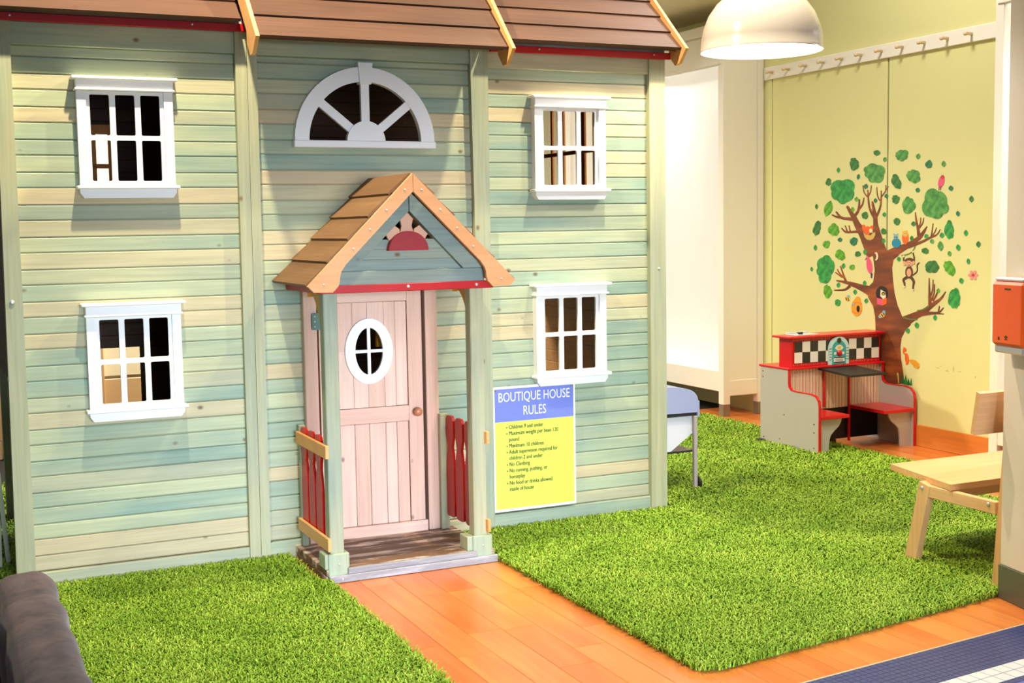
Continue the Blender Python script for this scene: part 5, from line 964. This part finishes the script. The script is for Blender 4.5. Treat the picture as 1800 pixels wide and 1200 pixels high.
CRITTERS=[["nest_sticker","yellow straw nest holding orange baby animals",[["orange",-222,1551,-220,1541,-221,1532,-225,1525,-230,1520,-237,1519,-245,1522,-252,1528,-259,1536,-263,1546,-265,1556,-264,1565,-261,1572,-255,1576,-248,1577,-240,1575,-233,1569,-227,1561],["orange",-168,1531,-170,1519,-176,1510,-185,1502,-197,1498,-209,1498,-221,1502,-231,1510,-237,1520,-240,1531,-238,1542,-232,1552,-222,1559,-210,1563,-198,1563,-186,1559,-176,1552,-170,1542],["orange",-142,1542,-145,1534,-151,1528,-157,1523,-165,1521,-172,1522,-178,1526,-181,1532,-183,1540,-182,1548,-178,1556,-173,1563,-166,1567,-158,1569,-151,1568,-146,1564,-142,1558,-141,1551],["cream",-150,1530,-151,1525,-154,1521,-159,1517,-164,1515,-171,1515,-177,1517,-181,1521,-185,1525,-186,1531,-185,1536,-182,1541,-177,1544,-171,1546,-165,1546,-159,1544,-154,1540,-151,1536],["straw",-251,1522,-223,1500,-171,1496,-123,1522,-118,1500,-139,1470,-171,1459,-209,1464,-235,1483]]],["owl_sticker","blue owl with pale head",[["paleblue",122,1479,121,1470,117,1463,110,1457,102,1454,94,1454,86,1457,79,1463,75,1470,74,1479,75,1488,79,1495,85,1501,93,1504,102,1504,110,1501,116,1495,120,1488],["paleblue",76,1492,73,1513,93,1500],["paleblue",105,1500,119,1510,119,1492],["blue",149,1440,147,1428,139,1418,127,1411,112,1406,96,1406,81,1410,68,1418,60,1428,57,1439,60,1451,68,1461,80,1469,95,1473,111,1473,126,1469,138,1461,146,1451],["dark",95,1481,95,1480,94,1478,93,1477,91,1477,90,1477,88,1477,87,1478,86,1480,86,1481,86,1483,87,1485,88,1486,90,1486,91,1486,93,1486,94,1485,95,1483],["dark",112,1481,112,1480,111,1478,110,1477,108,1477,107,1477,105,1477,104,1478,103,1480,103,1481,103,1483,104,1485,105,1486,107,1486,108,1486,110,1486,111,1485,112,1483],["orange",93,1471,105,1471,99,1460]]],["owl_sticker","yellow and orange owl",[["orange",228,1479,227,1463,221,1448,212,1437,202,1431,190,1431,179,1437,170,1448,164,1462,162,1479,163,1496,169,1510,178,1521,189,1527,200,1527,211,1521,220,1510,226,1496],["yellow",220,1504,218,1497,214,1491,207,1486,198,1484,189,1484,181,1486,174,1491,169,1497,167,1504,169,1511,173,1517,180,1522,189,1525,198,1524,206,1522,213,1517,218,1511],["yellow",168,1512,167,1529,186,1518],["yellow",198,1518,212,1531,215,1511],["cream",203,1501,202,1499,200,1496,197,1494,193,1493,189,1493,185,1494,182,1496,180,1499,179,1502,180,1504,182,1507,185,1509,189,1510,193,1510,197,1509,200,1507,202,1504],["dark",189,1506,189,1504,188,1503,187,1502,186,1502,185,1502,183,1502,182,1503,182,1504,182,1506,182,1507,182,1508,183,1509,184,1510,186,1510,187,1509,188,1508,188,1507],["dark",204,1506,204,1504,203,1503,202,1502,201,1502,200,1502,199,1502,198,1503,197,1504,197,1506,197,1507,198,1508,199,1509,200,1510,201,1510,202,1509,203,1508,204,1507],["dark",188,1496,197,1496,193,1489]]],["bird_sticker","small pink bird standing on a leaf",[["pink",568,1858,561,1844,552,1832,542,1824,532,1821,522,1823,515,1830,511,1841,511,1855,514,1870,521,1884,530,1895,540,1903,550,1906,560,1904,567,1897,571,1886,571,1872],["pinkdark",568,1893,567,1888,564,1884,560,1881,555,1879,550,1879,545,1881,541,1885,538,1889,537,1894,538,1899,540,1903,545,1906,550,1908,555,1907,560,1905,564,1902,567,1898],["brown",518,1833,518,1827,517,1819,517,1810,517,1805,519,1803,521,1804,522,1810,522,1818,523,1826,523,1832],["brown",533,1832,533,1826,533,1818,532,1810,532,1804,534,1802,537,1804,537,1809,538,1818,538,1826,539,1832]]],["monkey_sticker","brown monkey hanging from a green vine",[["vine",159,1347,170,1348,187,1351,206,1354,222,1357,235,1361,247,1365,258,1370,268,1377,278,1386,287,1397,295,1407,300,1414,299,1418,292,1417,287,1410,280,1400,271,1390,262,1381,252,1376,242,1371,231,1367,219,1364,203,1360,185,1358,168,1355,157,1354],["brown",207,1294,203,1299,198,1306,192,1314,189,1320,188,1325,188,1331,189,1337,190,1341,185,1346,178,1342,177,1338,175,1332,174,1325,174,1317,178,1309,183,1301,188,1294,191,1288],["brown",281,1291,284,1297,289,1307,293,1318,295,1329,293,1342,288,1355,283,1366,280,1374,273,1377,269,1372,271,1364,276,1352,279,1340,280,1329,278,1320,273,1310,268,1301,264,1295],["brown",276,1234,274,1219,268,1206,258,1196,245,1190,232,1190,219,1194,208,1204,201,1217,199,1232,201,1247,207,1260,218,1270,230,1276,244,1276,257,1271,267,1262,274,1249],["brown",223,1210,214,1206,200,1201,185,1194,174,1185,171,1174,174,1165,179,1158,182,1152,184,1146,186,1140,188,1134,189,1130,196,1126,202,1132,201,1136,201,1142,201,1148,200,1155,197,1163,194,1170,193,1175,194,1177,200,1180,212,1185,226,1189,235,1192],["brown",244,1195,250,1190,260,1182,269,1174,274,1168,276,1163,276,1158,274,1151,273,1144,273,1135,272,1126,272,1117,272,1111,278,1107,285,1111,286,1117,287,1125,289,1135,291,1143,293,1149,296,1156,298,1164,296,1173,290,1183,281,1193,272,1202,266,1208],["brown",278,1210,287,1215,300,1223,314,1232,323,1243,326,1254,325,1266,323,1276,323,1284,326,1290,331,1294,336,1298,340,1301,340,1305,333,1305,330,1303,324,1299,317,1293,313,1285,313,1276,315,1265,316,1254,314,1245,306,1237,293,1229,280,1221,271,1216],["skin",261,1231,260,1221,256,1212,250,1205,242,1202,234,1201,227,1205,220,1211,216,1220,214,1230,216,1240,220,1249,226,1255,233,1259,241,1259,249,1256,255,1249,259,1241],["brown",289,1311,286,1303,278,1295,265,1289,249,1286,232,1285,216,1288,203,1293,194,1301,191,1310,194,1318,202,1326,215,1332,231,1335,248,1336,264,1333,278,1327,286,1320],["skin",208,1296,207,1291,205,1286,201,1282,196,1280,190,1280,185,1281,181,1285,178,1290,177,1296,178,1301,180,1306,184,1310,190,1312,195,1312,200,1310,204,1307,207,1302],["skin",296,1302,295,1297,293,1293,290,1290,285,1288,281,1288,277,1289,273,1293,271,1297,270,1302,271,1307,273,1311,276,1315,281,1316,285,1316,289,1315,293,1312,295,1307],["skin",272,1296,270,1289,264,1282,255,1277,244,1274,233,1274,221,1277,212,1281,206,1288,204,1295,206,1303,212,1309,221,1315,232,1317,243,1317,254,1315,263,1310,269,1304],["dark",230,1301,230,1300,229,1299,228,1298,227,1298,226,1298,224,1298,223,1299,223,1300,222,1301,223,1302,223,1303,224,1304,226,1305,227,1305,228,1304,229,1304,230,1302],["dark",253,1302,253,1300,253,1299,252,1298,250,1298,249,1298,248,1298,247,1299,246,1300,246,1301,246,1303,247,1304,248,1305,249,1305,250,1305,251,1305,252,1304,253,1303],["brown",226,1284,228,1283,231,1282,234,1281,238,1280,242,1281,246,1283,249,1284,251,1286,252,1288,248,1288,246,1287,243,1286,240,1285,238,1284,236,1284,234,1285,231,1286,229,1287],["cream",192,1346,191,1344,190,1341,188,1340,185,1339,183,1339,180,1340,178,1341,177,1343,176,1346,176,1349,178,1351,180,1352,182,1353,185,1353,188,1352,190,1351,191,1349],["cream",284,1379,284,1377,283,1375,280,1373,278,1372,275,1372,273,1373,271,1374,269,1377,269,1379,269,1382,271,1384,273,1385,275,1386,278,1386,280,1385,282,1384,284,1382],["cream",203,1129,203,1127,201,1125,198,1124,195,1123,191,1123,188,1123,185,1124,183,1126,182,1128,183,1130,185,1131,187,1133,191,1134,194,1134,198,1133,201,1132,202,1130],["cream",290,1110,290,1108,288,1106,285,1105,282,1104,278,1104,275,1104,272,1106,270,1107,270,1109,270,1111,272,1113,275,1114,278,1115,282,1115,285,1114,288,1113,289,1112]]],["woodpecker_sticker","pink woodpecker on the trunk side",[["pink",-150,1274,-148,1254,-149,1236,-154,1222,-162,1214,-173,1212,-184,1218,-195,1230,-205,1246,-211,1266,-214,1286,-213,1304,-208,1318,-200,1326,-189,1328,-177,1322,-166,1310,-157,1293],["pink",-184,1327,-185,1322,-188,1317,-193,1313,-198,1312,-204,1312,-210,1313,-214,1317,-217,1321,-218,1326,-217,1331,-214,1336,-210,1340,-204,1341,-198,1342,-193,1340,-188,1336,-185,1332],["navy",-214,1329,-217,1326,-222,1322,-228,1318,-231,1315,-231,1312,-227,1312,-223,1315,-217,1318,-210,1321,-206,1324],["navy",-166,1218,-146,1214,-152,1179,-163,1182]]],["moon_sticker","cream crescent knot on the trunk",[["cream",-87,1342,-88,1332,-92,1323,-98,1316,-105,1312,-113,1312,-120,1316,-126,1322,-130,1331,-131,1342,-130,1352,-127,1361,-121,1368,-114,1372,-106,1372,-99,1368,-93,1362,-89,1353],["trunkd",-106,1340,-107,1332,-110,1326,-113,1321,-118,1318,-122,1318,-127,1320,-131,1325,-133,1332,-134,1340,-133,1348,-131,1354,-128,1360,-123,1362,-118,1362,-114,1360,-110,1355,-107,1348]]],["hollow_sticker","dark round hollow with a white faced animal reading",[["dark",23,1074,20,1055,9,1038,-9,1025,-30,1018,-53,1017,-74,1022,-92,1034,-104,1050,-108,1068,-104,1087,-93,1104,-76,1117,-54,1124,-31,1125,-10,1119,8,1108,19,1092],["cream",-56,1099,-8,1082,2,1045,-28,1029,-60,1051],["dark",-7,1070,-8,1066,-11,1062,-16,1059,-22,1057,-29,1057,-35,1058,-40,1061,-44,1064,-45,1069,-44,1073,-40,1078,-35,1081,-29,1083,-23,1083,-16,1081,-11,1079,-8,1075],["yellow",-16,1068,-17,1066,-18,1064,-21,1062,-24,1061,-27,1061,-30,1062,-33,1063,-35,1065,-35,1067,-35,1070,-33,1072,-30,1073,-27,1074,-24,1074,-21,1074,-18,1072,-17,1070],["pink",-94,1036,-39,1029,-38,982,-93,991],["orange",-39,1029,10,1040,8,996,-38,982]]],["beehive_sticker","golden hanging beehive",[["straw",-299,1037,-302,1030,-306,1020,-311,1010,-314,1003,-310,998,-303,1001,-300,1008,-297,1019,-293,1029,-290,1036],["gold",-258,956,-261,934,-271,914,-287,898,-307,889,-328,888,-348,895,-364,909,-375,928,-379,950,-376,973,-365,994,-349,1009,-329,1018,-308,1019,-288,1012,-272,998,-261,979],["gold",-275,1013,-277,1005,-283,997,-291,991,-301,987,-312,987,-323,989,-331,995,-337,1002,-339,1011,-337,1019,-332,1027,-323,1033,-313,1036,-302,1037,-292,1034,-283,1029,-277,1022],["orange",-373,968,-362,972,-346,978,-330,984,-315,987,-301,987,-286,985,-273,982,-264,980,-258,982,-261,986,-270,988,-284,991,-300,993,-316,993,-333,989,-350,983,-366,977,-377,972],["orange",-376,919,-365,916,-349,912,-331,908,-314,907,-298,911,-283,918,-271,925,-262,930,-261,934,-267,934,-276,930,-288,923,-302,916,-315,913,-329,914,-346,917,-361,921,-372,924],["dark",-282,946,-283,937,-286,929,-291,923,-297,920,-303,920,-310,922,-315,928,-318,935,-319,944,-318,952,-315,960,-310,966,-304,969,-298,970,-291,967,-286,961,-283,954],["paleblue",-337,977,-338,974,-340,972,-344,970,-349,968,-354,968,-359,969,-363,970,-365,973,-366,975,-365,978,-363,980,-359,982,-354,984,-349,984,-344,983,-340,982,-338,979]]],["bee_sticker","small bee beside the beehive",[["yellow",-398,1008,-403,1003,-410,1000,-419,998,-429,999,-439,1001,-447,1005,-452,1010,-454,1015,-453,1021,-448,1026,-440,1029,-431,1030,-421,1030,-412,1028,-404,1024,-399,1019,-397,1013],["paleblue",-396,1035,-397,1032,-400,1029,-405,1027,-411,1026,-417,1026,-422,1026,-427,1028,-430,1031,-431,1034,-430,1037,-427,1040,-423,1042,-417,1043,-411,1043,-405,1042,-400,1041,-397,1038],["dark",-444,1023,-443,1018,-440,1012,-437,1006,-435,1001,-430,1000,-427,1003,-429,1008,-431,1014,-434,1020,-436,1025],["dark",-424,1022,-422,1017,-419,1011,-416,1005,-415,1000,-409,999,-406,1002,-408,1007,-411,1013,-413,1019,-415,1023]]],["bee_sticker","small bee on the trunk",[["yellow",-8,923,-6,918,-7,911,-12,905,-20,899,-30,895,-41,892,-51,892,-60,894,-66,899,-68,904,-67,911,-62,917,-54,923,-44,927,-33,930,-23,930,-14,928],["paleblue",-3,932,-4,926,-7,921,-11,917,-16,914,-22,914,-28,916,-32,919,-35,924,-36,930,-35,936,-32,941,-28,945,-23,947,-17,948,-12,946,-7,942,-4,937],["paleblue",-44,899,-45,895,-47,892,-52,889,-57,887,-63,887,-68,888,-73,890,-76,894,-77,897,-76,901,-73,905,-69,908,-63,909,-58,910,-52,909,-48,906,-45,903],["dark",-50,918,-46,914,-41,909,-36,904,-33,900,-26,899,-25,904,-28,908,-33,913,-38,918,-41,922],["dark",-30,927,-27,924,-23,919,-19,914,-16,911,-10,910,-9,914,-12,917,-16,922,-20,927,-23,930]]],["squirrel_sticker","orange squirrel with a golden tail",[["orange",245,615,246,601,245,589,241,579,236,573,229,572,222,575,215,584,210,595,206,609,205,623,207,636,211,646,216,652,223,653,230,649,237,641,242,629],["orange",220,677,219,671,216,667,211,663,205,661,198,660,192,661,187,664,184,669,183,674,184,679,187,683,192,687,198,689,204,690,210,689,215,686,218,681],["orange",189,685,192,697,205,686],["orange",221,644,217,646,211,649,205,652,200,654,197,657,194,661,192,664,190,666,184,667,181,663,183,661,184,657,187,653,190,648,195,644,202,640,207,637,211,635],["orange",219,583,218,582,217,579,216,577,215,575,216,569,225,571,227,572,230,574,232,576,234,577],["gold",246,605,278,612,317,607,349,587,352,564,337,551,305,560,272,584]]],["flower_sticker","pink six petalled flower",[["pink2",892,1231,891,1227,888,1225,884,1222,878,1221,873,1221,867,1222,862,1224,859,1227,858,1230,859,1233,862,1236,867,1238,872,1239,878,1240,884,1239,888,1237,891,1234],["pink2",870,1200,866,1199,861,1199,856,1201,852,1204,849,1208,847,1212,847,1216,849,1219,852,1221,856,1223,861,1222,866,1220,870,1217,873,1214,875,1210,875,1206,873,1202],["pink2",823,1198,820,1201,818,1204,818,1208,819,1212,822,1216,826,1219,831,1221,835,1222,840,1221,843,1219,845,1216,845,1212,844,1207,841,1203,837,1200,832,1198,827,1198],["pink2",799,1228,800,1231,803,1234,807,1237,813,1238,819,1238,824,1237,829,1235,832,1232,833,1229,832,1226,829,1223,825,1221,819,1219,813,1219,808,1220,803,1222,800,1225],["pink2",822,1259,826,1260,831,1260,835,1258,840,1255,843,1251,844,1247,844,1243,842,1240,839,1237,835,1236,830,1237,826,1239,821,1242,818,1245,817,1249,817,1254,818,1257],["pink2",868,1260,872,1258,873,1255,874,1251,872,1247,869,1243,865,1240,861,1238,856,1237,852,1238,849,1240,847,1243,846,1247,848,1252,851,1255,855,1259,859,1261,864,1261],["pinkdark",857,1230,857,1227,855,1224,852,1222,848,1221,844,1221,840,1222,837,1224,835,1226,834,1229,835,1232,837,1235,840,1237,844,1238,848,1238,851,1237,854,1235,856,1233]]],["grass_sticker","green grass tuft with a wheat stalk",[["dgreen",170,426,179,506,203,429],["green",194,424,215,496,242,427],["dgreen",229,426,245,471,262,426],["green",255,426,274,478,281,426],["straw",147,428,147,435,147,445,147,456,147,466,145,475,144,485,142,493,141,499,130,503,122,495,124,489,128,481,131,472,133,464,135,454,137,444,138,434,139,427]]],["vine_sticker","green vine wound round the branch",[["vine",176,905,187,903,202,900,221,897,240,895,262,894,286,895,309,895,324,896,330,900,325,903,309,903,287,902,263,902,242,903,224,905,206,908,191,912,180,914],["vine",324,960,340,963,363,967,387,972,407,978,421,983,432,989,440,995,446,998,446,1003,439,1003,434,1000,426,995,416,989,404,984,385,979,361,974,338,970,322,967]]]]

td = thing('tree_decal', 'colourful vinyl tree decal with leaves and animals on the lime wall', 'wall decal', (WX, 7.15, 1.3))
def loop(a): return [(7.238-a[i]/1000, a[i+1]/1000) for i in range(0, len(a), 2)]
T = MB()
for i, a in enumerate(TRUNK): T.add(*vprism(loop(a), 'x', WX-.0012-.00002*i, WX-.0001))
T.build('trunk', 'trunk', td, share=False)
for a in LEAVES: prism('leaf', loop(a[1:]), 'x', WX-.0025, WX-.0016, 'leaf%d' % a[0], td)
for name, label, items in CRITTERS:
    mats = []; B = MB()
    for i, it in enumerate(items):
        k = it[0]; k = 'k_'+(k+'2' if k in ('orange', 'cream', 'dark', 'yellow') else k)
        if k not in mats: mats.append(k)
        B.add(*vprism(loop(it[1:]), 'x', WX-.0030-.0002*i, WX-.0018), mats.index(k))
    o = B.build(name, mats, td, share=False); o['label'] = label
